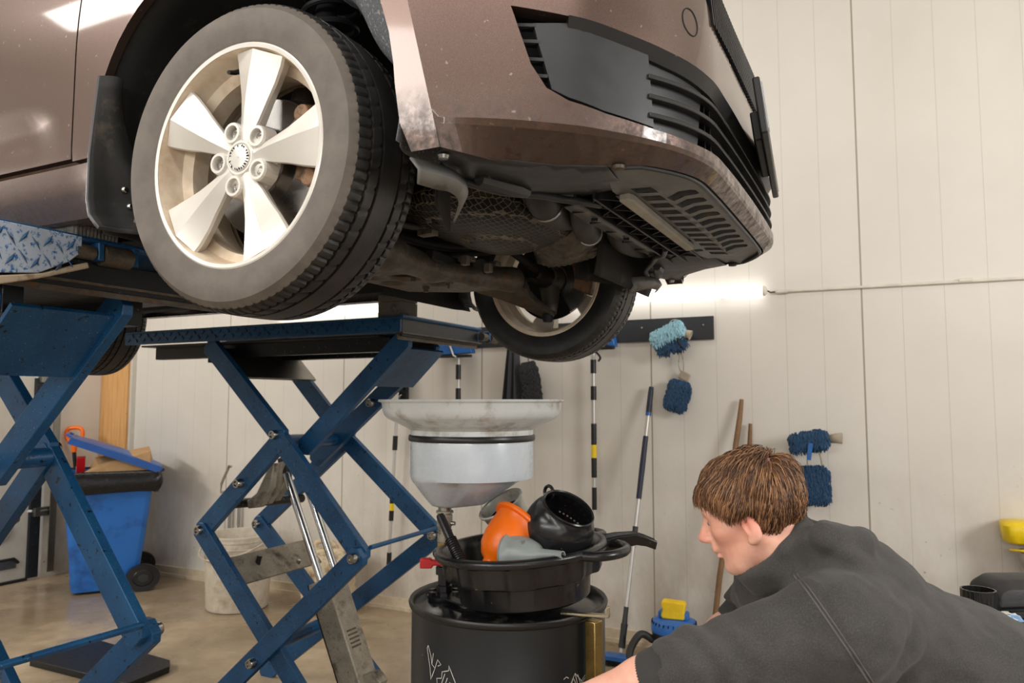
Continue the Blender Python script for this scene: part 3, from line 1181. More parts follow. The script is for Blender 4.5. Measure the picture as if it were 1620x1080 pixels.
TB = wheelie_bin()
mb = MB()
mb.add([(-.2, -.15, .93), (.22, -.2, .93), (.235, .2, .95), (-.1, .24, .97), (-.02, -.12, 1.04), (.2, -.1, 1.0), (.22, .2, 1.1), (0, .2, 1.12)], [(0, 1, 5, 4), (1, 2, 6, 5), (2, 3, 7, 6), (3, 0, 4, 7), (4, 5, 6, 7), (3, 2, 1, 0)], TB @ Matrix.Translation((.01, .02, -.03)))
tag(obj('cardboard_box', mb, M['card'], smooth=0, bevel=.004), 'brown cardboard box stuffed in the blue bin, holding up its lid', 'box')
mb = MB().box((0, 0, 0), (.055, .05, .16), TB @ Matrix.Translation((-.12, -.18, .93)) @ rot('Y', 12))
t = tag(obj('red_carton', mb, M['red'], bevel=.003), 'small red and white carton standing in the bin bag', 'carton')
obj('white_panel', MB().box((0, 0, 0), (.046, .002, .05), TB @ Matrix.Translation((-.128, -.2065, .905)) @ rot('Y', 12)), M['line'], t, smooth=0)

t = empty('shovel', 'shovel with an orange D-grip standing behind the blue bin', 'shovel', (-6.27, 4.2, 0))
hx, hy = -6.27, 4.17
DG = Matrix.Translation((hx, hy, 0)) @ Matrix.Rotation(math.radians(37), 4, 'Z') @ Matrix.Translation((-hx, -hy, 0))
mb = MB().tube(catmull([(hx, hy, 1.08), (hx - .055, hy - .0, 1.13), (hx - .06, hy, 1.2), (hx - .03, hy, 1.225), (hx + .03, hy, 1.225), (hx + .06, hy, 1.2), (hx + .055, hy, 1.13), (hx, hy, 1.08)], 6), .017, 10, M=DG)
mb.tube([(hx, hy, 1.1), (hx, hy + .002, 1.02)], [.024, .02], 12)
obj('grip', mb, M['orange'], t)
obj('shaft', MB().tube([(hx, hy, 1.04), (hx + .01, hy + .08, .4)], .016, 12), M['seal'], t)
mb = MB().grid(lambda u, v: (hx + .01 + (u - .5) * .24, hy + .08 + .03 * (2 * u - 1) ** 2 + .03 * v, .42 - .42 * v), 10, 8)
obj('blade', mb, M['hinge'], t, solid=.004)

t = empty('bucket', 'large dirty white plastic tub on the floor behind the lift', 'bucket', (-4.21, 4.06, 0))
T = AT((-4.21, 4.06, 0))
obj('tub', MB().lathe([(.001, .004), (.205, .004), (.212, .02), (.232, .47), (.238, .475), (.238, .5), (.243, .502), (.243, .515), (.226, .515), (.222, .47), (.2, .03), (.001, .03)], 56, T), M['plastic_w'], t)
obj('rim_ring', MB().lathe([(.236, .43), (.25, .43), (.25, .44), (.236, .44)], 56, T), M['plastic_w'], t)
obj('bail_handle', MB().tube(catmull([(-4.21 + .245 * math.cos(a), 4.06 + .245 * math.sin(a) - .03 * math.sin(a + PI), .47 - .10 * math.sin(a - PI)) for a in [PI + PI * i / 10 for i in range(11)]], 3), .006, 8), M['plastic_w'], t)

t = empty('canister', 'cream plastic canister with brown stains on the floor behind the lift cylinder', 'canister', (-3.55, 4.25, 0))
T = Matrix.Translation((-3.55, 4.25, 0)) @ rot('Z', 18)


def rrect(w, d, z, r=.05, n=5, dx=0):
    out = []
    for k, (sx, sy) in enumerate(((1, 1), (-1, 1), (-1, -1), (1, -1))):
        for i in range(n + 1):
            a = math.radians(90 * k + 90 * i / n)
            out.append((dx + sx * (w - r) + r * math.cos(a), sy * (d - r) + r * math.sin(a), z))
    return out


obj('body', MB().loft([rrect(.15, .1, 0, .04), rrect(.165, .115, .02), rrect(.17, .12, .15), rrect(.163, .113, .17), rrect(.17, .12, .19), rrect(.17, .12, .36), rrect(.155, .105, .41, .06), rrect(.09, .07, .435, .05)], M=T), M['canister'], t, smooth=60)
obj('grip', MB().tube(catmull([(-.1, 0, .42), (-.09, 0, .47), (0, 0, .48), (.04, 0, .45), (.06, 0, .42)], 5), .017, 10, M=T), M['canister'], t)
obj('cap', MB().lathe([(.03, .42), (.03, .47), (.025, .475), (.001, .475)], 20, T @ AT((.1, 0, 0))), M['canister'], t)

t = empty('wall_bracket', 'grey bent steel hook bracket on pipes rising beside the white tub', 'bracket', (-4.74, WY, .35))
mb = MB().tube([(-4.66, WY - .04, .735), (-4.79, WY - .1, .735), (-4.785, WY - .1, .80), (-4.705, WY - .1, .945), (-4.69, WY - .09, .935)], .011, 6)
obj('bent_hook', mb, M['grime'], t)
for x in (-4.76, -4.66):
    obj('pipe', MB().tube([(x, WY - .03, .735), (x, WY - .03, .0)], .012, 10), M['wire'], t)

# box with bowl at the right edge
t = empty('yellow_holder', 'yellow plastic holder on the wall at the right edge', 'holder', (.66, WY - .1, .77))
mb = MB()
rings = []
for z, a, b in ((.775, .17, .075), (.785, .185, .085), (.86, .195, .095), (.875, .185, .085), (.88, .15, .06)):
    rings.append([(.64 + p[0], WY - .1 + p[1], z) for p in rrect(a, b, 0, .05)])
mb.loft(rings)
obj('holder_body', mb, M['yel'], t, smooth=50)
t = empty('steel_bowl', 'steel bowl with a yellow rim under the yellow holder', 'bowl', (.66, WY - .13, .585))
obj('bowl', MB().lathe([(.001, .0), (.06, .004), (.1, .05), (.125, .1), (.135, .155), (.13, .155), (.12, .1), (.09, .05), (.001, .012)], 40, AT((.64, WY - .14, 0.585))), M['steel'], t)
obj('rim_band', MB().tube(catmull([(.64 + .16 * math.cos(a), WY - .14 + .1 * math.sin(a), .742 - .015 * math.sin(a)) for a in [PI * 2 * i / 12 for i in range(12)]], 3, True), .006, 8, closed=True), M['yel'], t)
# ------------------------------------------------------------------ bumper surface: (s along the outline, z height) -> car coordinates
BP = [(.26, 0), (.461, 0), (.55, .042), (.63, .09), (.705, .148), (.80, .265), (.848, .39), (.858, .54), (.86, .83)]


def _bpath():
    a = [BP[0], BP[1]]
    P = np.array(BP[1:])
    P = np.vstack([2 * P[0] - P[1], P, [P[-1][0], P[-1][1] + .29]])
    out = [np.array(BP[0])]
    for i in range(1, len(P) - 2):
        p0, p1, p2, p3 = P[i - 1], P[i], P[i + 1], P[i + 2]
        for j in range(12):
            t = j / 12
            out.append(.5 * ((2 * p1) + (p2 - p0) * t + (2 * p0 - 5 * p1 + 4 * p2 - p3) * t * t + (3 * p1 - p0 - 3 * p2 + p3) * t ** 3))
    out.append(np.array(BP[-1]))
    out = np.array(out)
    S_ = np.r_[0, np.cumsum(np.linalg.norm(np.diff(out, axis=0), axis=1))]
    return out, S_


BPATH, BS = _bpath()
BL = float(BS[-1])          # length of one half; s runs 0..2*BL
SCR = .461 - .26            # s of the crease at z=0
PZ = [-.06, -.02, .02, .1, .2, .28, .36, .45, .55, .66]
PO = [-.010, -.008, -.006, -.008, -.012, -.018, -.028, -.045, -.075, -.15]


def sstep(a, b, x):
    t = min(1, max(0, (x - a) / (b - a)))
    return t * t * (3 - 2 * t)


def FB(s, z, off=0.0):
    m = s > BL
    q = 2 * BL - s if m else s
    x = float(np.interp(q, BS, BPATH[:, 0]))
    y = float(np.interp(q, BS, BPATH[:, 1]))
    if q < 0:
        x = .26 + q
    w2 = sstep(SCR, SCR + .55, q)
    # the crease leans back with height, following the wheel arch
    x += -.25 * z * (1 - sstep(SCR, SCR + .30, q))
    o = float(np.interp(z, PZ, PO)) * w2
    dx, dy = x - .15, y - .83
    if q < SCR:
        dx, dy = 0, -1
    else:
        k = sstep(SCR, SCR + .15, q)
        d = math.hypot(dx, dy)
        dx, dy = dx / d * k, dy / d * k - (1 - k)
    d = math.hypot(dx, dy)
    x += dx / d * (o + off)
    y += dy / d * (o + off)
    if m:
        y = 1.66 - y
    return (x, y, z)
# ------------------------------------------------------------------ the car on the lift (car coordinates: x forward from the front axle, y inward from the right side, z up from the wheel centre)
CAR = Vector((-1.141, 1.06, 1.932))
TC = Matrix.Translation(CAR)
YM = .83                      # centre line
car = empty('car', 'brown metallic car raised on the blue scissor lift, nose to the right', 'car', CAR)


def warp(mb, V, T, F, M_=TC):
    mb.add([F(u, v) for u, v in V], T, M_)
    return mb


def strip(mb, line, F, d0, d1, closed=True):
    """wall along a 2-D line from offset d0 to d1"""
    n = len(line)
    vs = [F(u, v, d0) for u, v in line] + [F(u, v, d1) for u, v in line]
    fs = []
    for i in range(n if closed else n - 1):
        j = (i + 1) % n
        fs.append((i, j, j + n, i + n))
    mb.add(vs, fs, TC)


L2 = 2 * BL
half_bot = [(.355, .203), (.364, .154), (.376, .096), (.398, .054), (.434, .033), (.503, .017), (.606, .004), (.696, -.001), (.815, .001), (1.03, .004), (BL, .006)]
half_top = [(BL, .150), (1.03, .150), (.90, .149), (.77, .150), (.644, .157), (.558, .168), (.44, .186)]
opening = half_bot + [(L2 - s, z) for s, z in half_bot[-2::-1]] + [(L2 - s, z) for s, z in half_top[::-1]] + half_top[1:]
gh = [(.86, .275), (1.0, .272), (BL, .27)]
gt = [(BL, .45), (1.0, .445), (.80, .42), (.80, .33)]
upper = gh + [(L2 - s, z) for s, z in gh[-2::-1]] + [(L2 - s, z) for s, z in gt[::-1]] + gt[1:]
edge = [(.201, -.055), (.144, -.055), (.133, 0), (.1395, .07), (.1455, .11), (.150, .17), (.146, .233), (.127, .30), (.093, .36), (.07, .42), (.05, .50)]
lip = [(SCR + .002, -.001), (SCR + .10, -.004), (SCR + .20, -.008), (SCR + .3, -.012), (SCR + .42, -.016), (SCR + .55, -.019), (SCR + .68, -.02), (BL, -.02)]
outer = edge[::-1] + lip + [(L2 - s, z) for s, z in lip[-2::-1]] + [(L2 - s, z) for s, z in edge]
# ring order: up the arch edge, along the top, down the other arch edge, back along the lip
outer = edge + [(.45, .5), (.9, .5), (BL, .5), (L2 - .9, .5), (L2 - .45, .5)] + [(L2 - s, z) for s, z in edge[::-1]] + [(L2 - s, z) for s, z in lip] + lip[-2::-1]
V, T = cdt(outer, [opening, upper], .022, [[(SCR, -.045), (SCR, .49)], [(L2 - SCR, -.045), (L2 - SCR, .49)]])
mb = MB()
warp(mb, V, T, FB)
strip(mb, dens(opening, .022), FB, 0, -.035)
strip(mb, dens(upper, .03), FB, 0, -.03)
# painted band that turns under the nose
ob = [(.475, .0, -.055), (.463, .0, -.004), (.55, .042, -.004), (.63, .09, -.008), (.705, .148, -.012), (.76, .21, -.015), (.80, .265, -.017), (.848, .39, -.02), (.858, .54, -.02), (.858, .83, -.02)]
ib = [(.476, .004, -.055), (.478, .05, -.052), (.515, .13, -.047), (.60, .215, -.045), (.68, .262, -.045), (.72, .277, -.045), (.755, .295, -.045), (.812, .40, -.045), (.824, .54, -.045), (.826, .83, -.045)]


def snap(p):
    """put a band edge point exactly on the bumper lip"""
    return p


o2, i2 = catmull(ob, 6), catmull(ib, 6)
# outer edge taken from the bumper surface itself
oo = []
for k in range(61):
    f = k / 60
    s = (SCR + .002) + (BL - SCR - .002) * f
    z = float(np.interp(s, [a for a, b in lip], [b for a, b in lip]))
    oo.append(FB(s, z))
ii = []
cum = np.r_[0, np.cumsum([(i2[k + 1] - i2[k]).length for k in range(6, len(i2) - 1)])]
for k in range(61):
    f = k / 60
    j = np.interp(f * cum[-1], cum, range(6, len(i2)))
    a = int(min(j, len(i2) - 2))
    ii.append(tuple(i2[a].lerp(i2[a + 1], j - a)))
ii[0] = (.477, .003, -.055)
for k_ in range(1, 5):
    ii[k_] = tuple(Vector(ii[0]).lerp(Vector(ii[5]), k_ / 5))
oo_full = oo + [(x, 2 * YM - y, z) for x, y, z in oo[-2::-1]]
ii_full = ii + [(x, 2 * YM - y, z) for x, y, z in ii[-2::-1]]
mid = [tuple(Vector(a).lerp(Vector(b), .12) + Vector((0, 0, -.004))) for a, b in zip(oo_full, ii_full)]
mb.loft([oo_full, mid, ii_full], cap=False, M=TC, closed=False)
for s in (1, -1):
    tri = [(.476, 0, -.055), FB(SCR + .002, -.001), (.477, .003, -.055)]
    tri = [(x, y if s > 0 else 2 * YM - y, z) for x, y, z in tri]
    mb.add(tri, [(0, 1, 2)], TC)
obj('bumper', mb, M['paint'], car, smooth=15, weld=True)

# round tow-eye cover, just a seam in the paint
ring = [(.716 + .026 * math.cos(a), .241 + .027 * math.sin(a)) for a in [2 * PI * i / 40 for i in range(40)]]
obj('tow_eye_cover', MB().tube([FB(s, z, .0003) for s, z in ring], .0013, 6, closed=True, M=TC), M['liner'], car)

# ---- lower grille: blank panels, slats, mesh
mb = MB()
pl = [(.387, .176), (.392, .14), (.409, .056), (.437, .043), (.503, .026), (.609, .012), (.6, .153), (.55, .162), (.44, .178)]
V, T = cdt(pl, [], .02)
warp(mb, V, T, lambda s, z: FB(s, z, -.010))
strip(mb, dens(pl, .02), FB, -.010, -.03)
obj('fog_lamp_blank', mb, M['greyp'], car, smooth=30)
mb = MB()
pr = [(L2 - s, z) for s, z in pl]
V, T = cdt(pr, [], .03)
warp(mb, V, T, lambda s, z: FB(s, z, -.010))
strip(mb, dens(pr, .02), FB, -.010, -.03)
obj('fog_lamp_blank', mb, M['greyp'], car, smooth=30)
mb = MB()
for m in (0, 1):
    mb = MB()
    pl = [(.602, .013), (.69, .008), (.752, .007), (.782, .14), (.7, .146), (.6, .151)]
    if m:
        pl = [(L2 - s, z) for s, z in pl]
    V, T = cdt(pl, [], .02)
    warp(mb, V, T, lambda s, z: FB(s, z, -.022))
    obj('grille_side_panel', mb, M['greyp'], car, smooth=30)
for zl, zn in ((.106, .113), (.069, .077), (.034, .041)):
    mb = MB()
    ss = [.598 + (BL - .598) * i / 26 for i in range(27)]
    ss = ss + [L2 - s for s in ss[-2::-1]]
    rings = []
    for s in ss:
        q = min(s, L2 - s)
        z = zl + (zn - zl) * sstep(.6, BL, q)
        rings.append([FB(s, z - .006, -.004), FB(s, z + .004, -.006), FB(s, z + .007, -.03), FB(s, z - .004, -.03)])
    mb.loft(rings, M=TC)
    obj('grille_slat', mb, M['blackp'], car, smooth=30, bevel=.002)
for z in (.175, .145, .112, .082):
    mb = MB()
    a, b = .36 + (.19 - z) * .16, .388 + (.19 - z) * .14
    mb.loft([[FB(a, z, -.02), FB(a, z + .006, -.02), FB(a, z + .004, -.03), FB(a, z - .004, -.03)], [FB(b, z - .006, -.009), FB(b, z, -.009), FB(b, z, -.03), FB(b, z - .006, -.03)]], M=TC)
    obj('vent_fin', mb, M['blackp'], car, smooth=0)
mb = MB()
ops = [(s, z) for s, z in dens(opening, .022)]
V, T = cdt(opening, [], .04)
warp(mb, V, T, lambda s, z: FB(s, z, -.075))
strip(mb, dens(opening, .022), FB, -.035, -.076)
obj('grille_recess', mb, M['dark'], car)
mb = MB()
for i in range(86):
    s = .79 + (L2 - 1.58) * i / 85
    mb.tube([FB(s, .012, -.045), FB(s, .1, -.045)], .0016, 4, M=TC)
for k in range(6):
    z = .018 + k * .016
    mb.tube([FB(.79 + (L2 - 1.58) * i / 30, z, -.046) for i in range(31)], .0013, 4, M=TC)
obj('radiator_mesh', mb, M['greyp'], car)
mb = MB()
for f in (.34, .52, .68, .84, 1, 1.16, 1.32, 1.48, 1.66):
    s = BL * f if f * BL > .79 else .79
    mb.loft([[FB(s - .0015, z, -.02), FB(s + .0015, z, -.02), FB(s + .0015, z, -.045), FB(s - .0015, z, -.045)] for z in (.012, .142)], M=TC)
obj('grille_ribs', mb, M['blackp'], car, smooth=0)
# gloss black surround above the slats
mb = MB()
ss = [.44 + (L2 - .88) * i / 60 for i in range(61)]
tz = lambda q: float(np.interp(q, [s for s, z in half_top[::-1]], [z for s, z in half_top[::-1]]))
mb.loft([[FB(s, tz(min(s, L2 - s)) - .022, -.014), FB(s, tz(min(s, L2 - s)) + .001, .002), FB(s, tz(min(s, L2 - s)) + .001, -.03), FB(s, tz(min(s, L2 - s)) - .024, -.03)] for s in ss], M=TC)
obj('grille_surround', mb, M['blackp'], car, smooth=40)
# upper grille with upright bars
mb = MB()
V, T = cdt(upper, [], .06)
warp(mb, V, T, lambda s, z: FB(s, z, -.028))
obj('upper_grille_back', mb, M['dark'], car)
mb = MB()
for i in range(40):
    s = .83 + (L2 - 1.66) * i / 39
    mb.loft([[FB(s - .004, z, .006 if abs(z - .36) < .08 else -.012), FB(s + .004, z, .006 if abs(z - .36) < .08 else -.012), FB(s + .006, z, -.028), FB(s - .006, z, -.028)] for z in (.28, .30, .36, .42, .435)], M=TC)
obj('upper_grille_bars', mb, M['blackp'], car, smooth=0)

# number plate in its holder, seen edge on
PLT = Matrix.Translation(CAR + Vector((.886, YM + .03, .150))) @ rot('Y', -7) @ rot('Z', 5)
ph = obj('plate_holder', MB().box((0, 0, 0), (.016, .54, .128), PLT).box((-.016, 0, .0), (.02, .3, .07), PLT), M['blackp'], car, bevel=.004)
mb = MB().box((.0095, 0, .003), (.002, .515, .108), PLT)
pt = obj('number_plate', mb, simple('plate_white', srgb(214, 212, 206), .35), ph, bevel=.0008)
mb = MB().box((.0108, -.24, .003), (.0008, .034, .104), PLT)
obj('country_band', mb, M['bluetape'], ph, smooth=0)

# ---- front fender, door, sill: side surface in (x, z)
def FS(x, z, off=0.0):
    y = 0.0
    if z > .30:
        y += .35 * (z - .30) ** 2
    # shallow hollow under the character line of the door
    if x < -.50:
        y += .016 * sstep(.204, .172, z) * (1 - sstep(.15, .075, z)) * sstep(-.56, -.68, x)
    if z < .075:
        y += .5 * (.075 - z) * sstep(-.40, -.52, x) * .35
    if z < -.0:
        y += .6 * -z
    return (x, y - off, z)


arch = [(-.03 + .412 * math.cos(a), .07 + .412 * math.sin(a)) for a in [math.radians(d) for d in range(6, 197, 6)]]
fpoly = [(-.5075, .062), (-.43, .062), (-.426, .03)] + [p for p in arch[::-1] if p[0] < .268 and p[1] > -.05] + [(.262, .41), (.23, .50), (.1, .60), (-.5075, .60)]
fpoly = [p for p in fpoly]
V, T = cdt(fpoly, [], .028)


def sides(nm, poly, mat, step=.03, ret=.02, bevel=0):
    V, T = cdt(poly, [], step)
    for m in (0, 1):
        mb = MB()

        def F(x, z, off=0.0):
            p = FS(x, z, off)
            return (p[0], 2 * YM - p[1], p[2]) if m else p
        warp(mb, V, T, F)
        strip(mb, dens(poly, step), F, 0, -ret)
        obj(nm, mb, mat, car, smooth=35, weld=True)


sides('fender', fpoly, M['paint'], .026)
dpoly = [(-.5125, .068), (-.5125, .60), (-1.56, .60), (-1.56, .068)]
sides('front_door', dpoly, M['paint'], .03)
dpoly = [(-1.566, .068), (-1.566, .60), (-2.42, .60), (-2.36, .40), (-2.28, .2), (-2.28, .068)]
sides('rear_door', dpoly, M['paint'], .06)
spoly = [(-.43, .052), (-.425, -.0), (-.435, -.055), (-2.3, -.055), (-2.27, .0), (-2.26, .055)]
sides('sill', spoly, M['paint'], .03, .05)
arch_r = [(-2.66 + .405 * math.cos(a), .07 + .405 * math.sin(a)) for a in [math.radians(d) for d in range(-10, 191, 8)]]
qpoly = [(-2.262, .0)] + arch_r[1:-1] + [(-3.07, .0), (-3.45, .05), (-3.55, .3), (-3.5, .6), (-2.43, .6), (-2.37, .4), (-2.29, .2), (-2.27, .06)]
sides('quarter_panel', qpoly, M['paint'], .07)
# upper body: bonnet, cabin, rear
mb = MB()


def section(x, zs, hw, zr, hr):
    pts = []
    for i in range(17):
        t = i / 16
        y = -hw + 2 * hw * t
        k = abs(2 * t - 1)
        z = zs + (zr - zs) * (1 - k ** (3 if zr - zs < .3 else 5))
        yy = y if zr - zs < .3 else y * (1 - (1 - hr / hw) * ((z - zs) / (zr - zs + 1e-6)))
        pts.append((x, YM + yy, z))
    return pts


sec = [(.76, .47, .40, .50, .5), (.66, .50, .56, .55, .6), (.4, .53, .70, .62, .7), (0, .60, .79, .69, .7), (-.55, .60, .80, .74, .7), (-.6, .60, .80, .78, .7), (-1.2, .60, .80, 1.13, .58), (-1.6, .60, .80, 1.18, .58), (-2.3, .60, .80, 1.15, .57), (-3.0, .60, .78, .90, .6), (-3.3, .60, .76, .72, .6), (-3.55, .5, .74, .6, .6)]
mb.loft([section(*s_) for s_ in sec], cap=False, M=TC, closed=False)
obj('bonnet_and_roof', mb, M['paint'], car, smooth=40)

# ---- arch liners
def liner(cx, a0, a1, mat, nm, y0=.015, y1=.60, R=.418, m=0, jag=0, n=40):
    def P(u, v):
        a = math.radians(a0 + (a1 - a0) * u)
        y = y0 + (y1 - y0) * v
        r = R + .008 * math.sin(a * 9) * (v > .1)
        if jag:
            r -= (.040 + .045 * sstep(-8, 25, math.degrees(a))) * sstep(0, .55, v)
        if jag and v > .99:
            y += .03 * math.sin(u * 17)
        return (cx + r * math.cos(a), (2 * YM - y) if m else y, .07 + r * math.sin(a))
    return obj(nm, MB().grid(P, n, 10, TC), mat, car, smooth=60, solid=.003)


liner(-.03, 58, 206, M['liner'], 'wheel_arch_liner', y1=.74)
liner(-.03, -13, 58, M['felt'], 'felt_arch_liner', y1=.21, jag=1)
liner(-.03, -24, 206, M['liner'], 'wheel_arch_liner', m=1, y1=.6)
liner(-2.66, -5, 190, M['liner'], 'wheel_arch_liner', m=1, y1=.5)
liner(-2.66, -5, 190, M['liner'], 'wheel_arch_liner', m=0, y1=.5)

# ---- mud flap behind the front wheel
for m in (0, 1):
    mf = [(-.402, .235), (-.424, .06), (-.424, -.04), (-.415, -.075), (-.385, -.105)]

    def P(u, v):
        k = v * 4
        i = min(3, int(k))
        f = k - i
        x = mf[i][0] + (mf[i + 1][0] - mf[i][0]) * f
        z = mf[i][1] + (mf[i + 1][1] - mf[i][1]) * f
        wdt = .03 + .13 * sstep(0, .55, v)
        y = -.012 + wdt * u
        x += .03 * u * (1 - v) + .012 * math.sin(u * PI) + .03 * sstep(.25, .6, u) * sstep(.1, .4, v)
        return (x, (2 * YM - y) if m else y, z)
    f = obj('mud_flap', MB().grid(P, 14, 24, TC), M['liner'], car, smooth=50, solid=.005)
    rim_ = [P(0, i / 20) for i in range(21)] + [P(i / 8, 1) for i in range(1, 9)]
    obj('edge_bead', MB().tube([(x, y, z) for x, y, z in rim_], .0055, 8, M=TC), M['greyp'], f)
    if not m:
        for u, v in ((.42, .42), (.5, .78), (.45, .53)):
            p = P(u, v)
            obj('flap_screw', MB().lathe([(.0005, .006), (.005, .006), (.009, .001), (.009, -.002)], 14, TC @ AT(Vector(p) + Vector((.006, 0, 0)), (1, -.2, 0))), M['rust'] if v > .7 else M['steel'], f)

# ------------------------------------------------------------------ wheels
def tyre_mesh(R=.312, w0=-.010, w1=.200, hub=.2185, nseg=384):
    """tyre about the y axis with ribs, shoulder blocks and sipes"""
    yc = (w0 + w1) / 2
    hw = (w1 - w0) / 2
    prof = []       # (y, r, zone)
    prof.append((w0 + .012, hub, 0))
    prof.append((w0 + .008, hub + .006, 0))
    prof.append((w0 + .006, hub + .014, 0))
    for t in np.linspace(.2, 1, 7):
        prof.append((w0 + .006 - .010 * math.sin(PI * t * .62) + .004 * t, hub + .014 + (R - .022 - hub - .014) * t, 0))
    sh = [(.010, -.013, 1), (.014, -.009, 2), (.022, -.0050, 3), (.034, -.0025, 3), (.040, -.0018, 3), (.0405, -.0085, 4), (.0465, -.0085, 4), (.047, -.0012, 5), (.058, -.0006, 5), (.070, -.0002, 5), (.0705, -.0085, 4), (.0775, -.0085, 4), (.078, 0, 6)]
    for d, r, zn in sh:
        prof.append((w0 + d, R + r, zn))
    half = prof
    prof = half + [(2 * yc - y, r, zn) for y, r, zn in half[::-1]]
    vs, fs = [], []
    n = len(prof)
    nb = 96
    for k in range(nseg):
        a = 2 * PI * k / nseg
        for i, (y, r, zn) in enumerate(prof):
            rr = r
            side = 1 if y > yc else -1
            ph = (k / nseg * nb + (abs(y - yc) / .1) * .9 * side) % 1.0
            if zn == 3 and ph < .2:
                rr -= .005
            elif zn == 2 and ph < .2:
                rr -= .0022
            elif zn == 5 and ((k / nseg * nb * .5 - (y - yc) * 9) % 1.0) < .12:
                rr -= .004
            vs.append((rr * math.cos(a), y, rr * math.sin(a)))
    for k in range(nseg):
        k2 = (k + 1) % nseg
        for i in range(n - 1):
            fs.append((k * n + i, k * n + i + 1, k2 * n + i + 1, k2 * n + i))
    zones = [p[2] for p in prof]
    return vs, fs, zones, n


tv, tf, tz_, tn = tyre_mesh()


def spoke_pt(ang, r, h, y):
    """point on a spoke: r along it, h sideways"""
    c, s = math.cos(ang), math.sin(ang)
    return (r * c - h * s, y, r * s + h * c)


def build_wheel(name_loc, label_car, detail=True):
    T = Matrix.Translation(CAR + Vector(name_loc))
    # rim is the part; tyre, cap, bolts and valve are its sub-parts
    mb = MB()
    mb.m = 1
    RL = .2267
    prof = [(RL - .004, .012), (RL, .004), (RL, -.001), (RL - .004, -.003), (RL - .010, -.002), (RL - .013, .006), (RL - .016, .030), (RL - .022, .05), (RL - .040, .062), (RL - .042, .10), (RL - .026, .13), (RL - .020, .17), (RL - .012, .182), (RL - .002, .184), (RL - .001, .19), (RL - .006, .192), (RL - .014, .19), (RL - .018, .188)]
    A = Matrix(((1, 0, 0, 0), (0, 0, 1, 0), (0, 1, 0, 0), (0, 0, 0, 1)))
    mb.lathe(prof, 96, T @ A)
    mb.m = 0
    mb.lathe([(RL - .004, .012), (RL + .0005, .004), (RL + .0005, -.0015), (RL - .004, -.0035), (RL - .011, -.0022)], 96, T @ A)
    a_first = 76
    for k in range(5):
        a = math.radians(a_first + 72 * k)
        # rows along the spoke: r, half widths (ccw side, cw side), ridge offset, front depth at edges and ridge
        rows_old = [(.036, .014, .014, .001, .016, .016), (.055, .0165, .0165, .002, .016, .012), (.085, .0255, .025, .004, .016, .007), (.12, .0355, .0345, .006, .0155, .004), (.16, .0475, .046, .008, .0145, .002), (.195, .058, .0565, .009, .0115, .001), (.2135, .0625, .061, .010, .008, .001)]
        dd = [(.018, .014), (.018, .010), (.020, .006), (.020, .003), (.019, .001), (.015, .0), (.011, .0)]
        rows = [(r_[0], r_[1], r_[2], r_[3], d_[0], d_[1]) for r_, d_ in zip(rows_old, dd)]
        rings = []
        for r, hl, hr, hm, de, dm in rows:
            rr = lambda h: math.sqrt(max(1e-6, r * r - h * h)) if r > .15 else r
            rings.append([spoke_pt(a, rr(hl), hl, de), spoke_pt(a, rr(hm), hm, dm), spoke_pt(a, rr(-hr), -hr, de),
                          spoke_pt(a, rr(-hr), -hr * 1.04, de + .006), spoke_pt(a, rr(-hr * .8), -hr * .84, .045), spoke_pt(a, rr(hl * .8), hl * .84, .045), spoke_pt(a, rr(hl), hl * 1.04, de + .006)])
        mb.loft(rings, M=T)
    # hub with bolt bosses
    mb.lathe([(.001, .016), (.028, .016), (.03, .013), (.034, .013), (.038, .017), (.046, .02), (.062, .026), (.072, .045), (.07, .07), (.001, .07)], 60, T @ A)
    for k in range(5):
        a = math.radians(a_first + 36 + 72 * k)
        c = (.0575 * math.cos(a), 0, .0575 * math.sin(a))
        B = T @ Matrix.Translation(c) @ A @ Matrix.Rotation(-a, 4, 'Z') if False else T @ Matrix.Translation(c) @ A
        mb.lathe([(.0255, .045), (.0225, .016), (.0205, .0115), (.0155, .0115), (.0145, .014), (.0135, .038), (.001, .038)], 6 if False else 18, B)
    rim = obj('wheel_rim', mb, [M['rim'], M['barrel']], car, smooth=14)
    # tyre
    mb = MB()
    mb.add(tv, [], T)
    mb.f = list(tf)
    mb.mi = [1 if tz_[i % tn] <= 1 and i % tn < tn // 2 else 0 for i in [f[0] for f in tf]]
    obj('tyre', mb, [M['tyre'], M['wallr']], rim, smooth=30)
    if not detail:
        return rim
    mb = MB()
    mb.lathe([(.001, .0105), (.022, .0108), (.0265, .0125), (.0275, .016)], 48, T @ A)
    cap = obj('centre_cap', mb, M['rim'], rim)
    rg = random.Random(11)
    mb = MB()
    for i in range(26):
        a = 2 * PI * i / 26
        if rg.random() < .12:
            continue
        r0, r1 = .0213 + rg.uniform(-.001, .001), .0262 + rg.uniform(-.0012, .0005)
        da = rg.uniform(.04, .095)
        pts = [(r0, a - da), (r1, a - da * .8), (r1, a + da), (r0 + .0015, a + da * .7)]
        mb.add([(r * math.cos(b), .0098 + .0012 * (r > .024), r * math.sin(b)) for r, b in pts] + [(r * math.cos(b), .0125, r * math.sin(b)) for r, b in pts], [(0, 1, 2, 3), (0, 4, 5, 1), (1, 5, 6, 2), (2, 6, 7, 3), (3, 7, 4, 0)], T)
    obj('worn_black_ring', mb, M['dark'], rim, smooth=0)
    for k in range(5):
        a = math.radians(a_first + 36 + 72 * k)
        c = Vector((.0575 * math.cos(a), 0, .0575 * math.sin(a)))
        B = T @ Matrix.Translation(c) @ A
        mb = MB().lathe([(.001, .030), (.0042, .030), (.0042, .024), (.0062, .022), (.0098, .022), (.0104, .026), (.0104, .04)], 12, B)
        obj('wheel_bolt', mb, M['steel'], rim)
    a = math.radians(101)
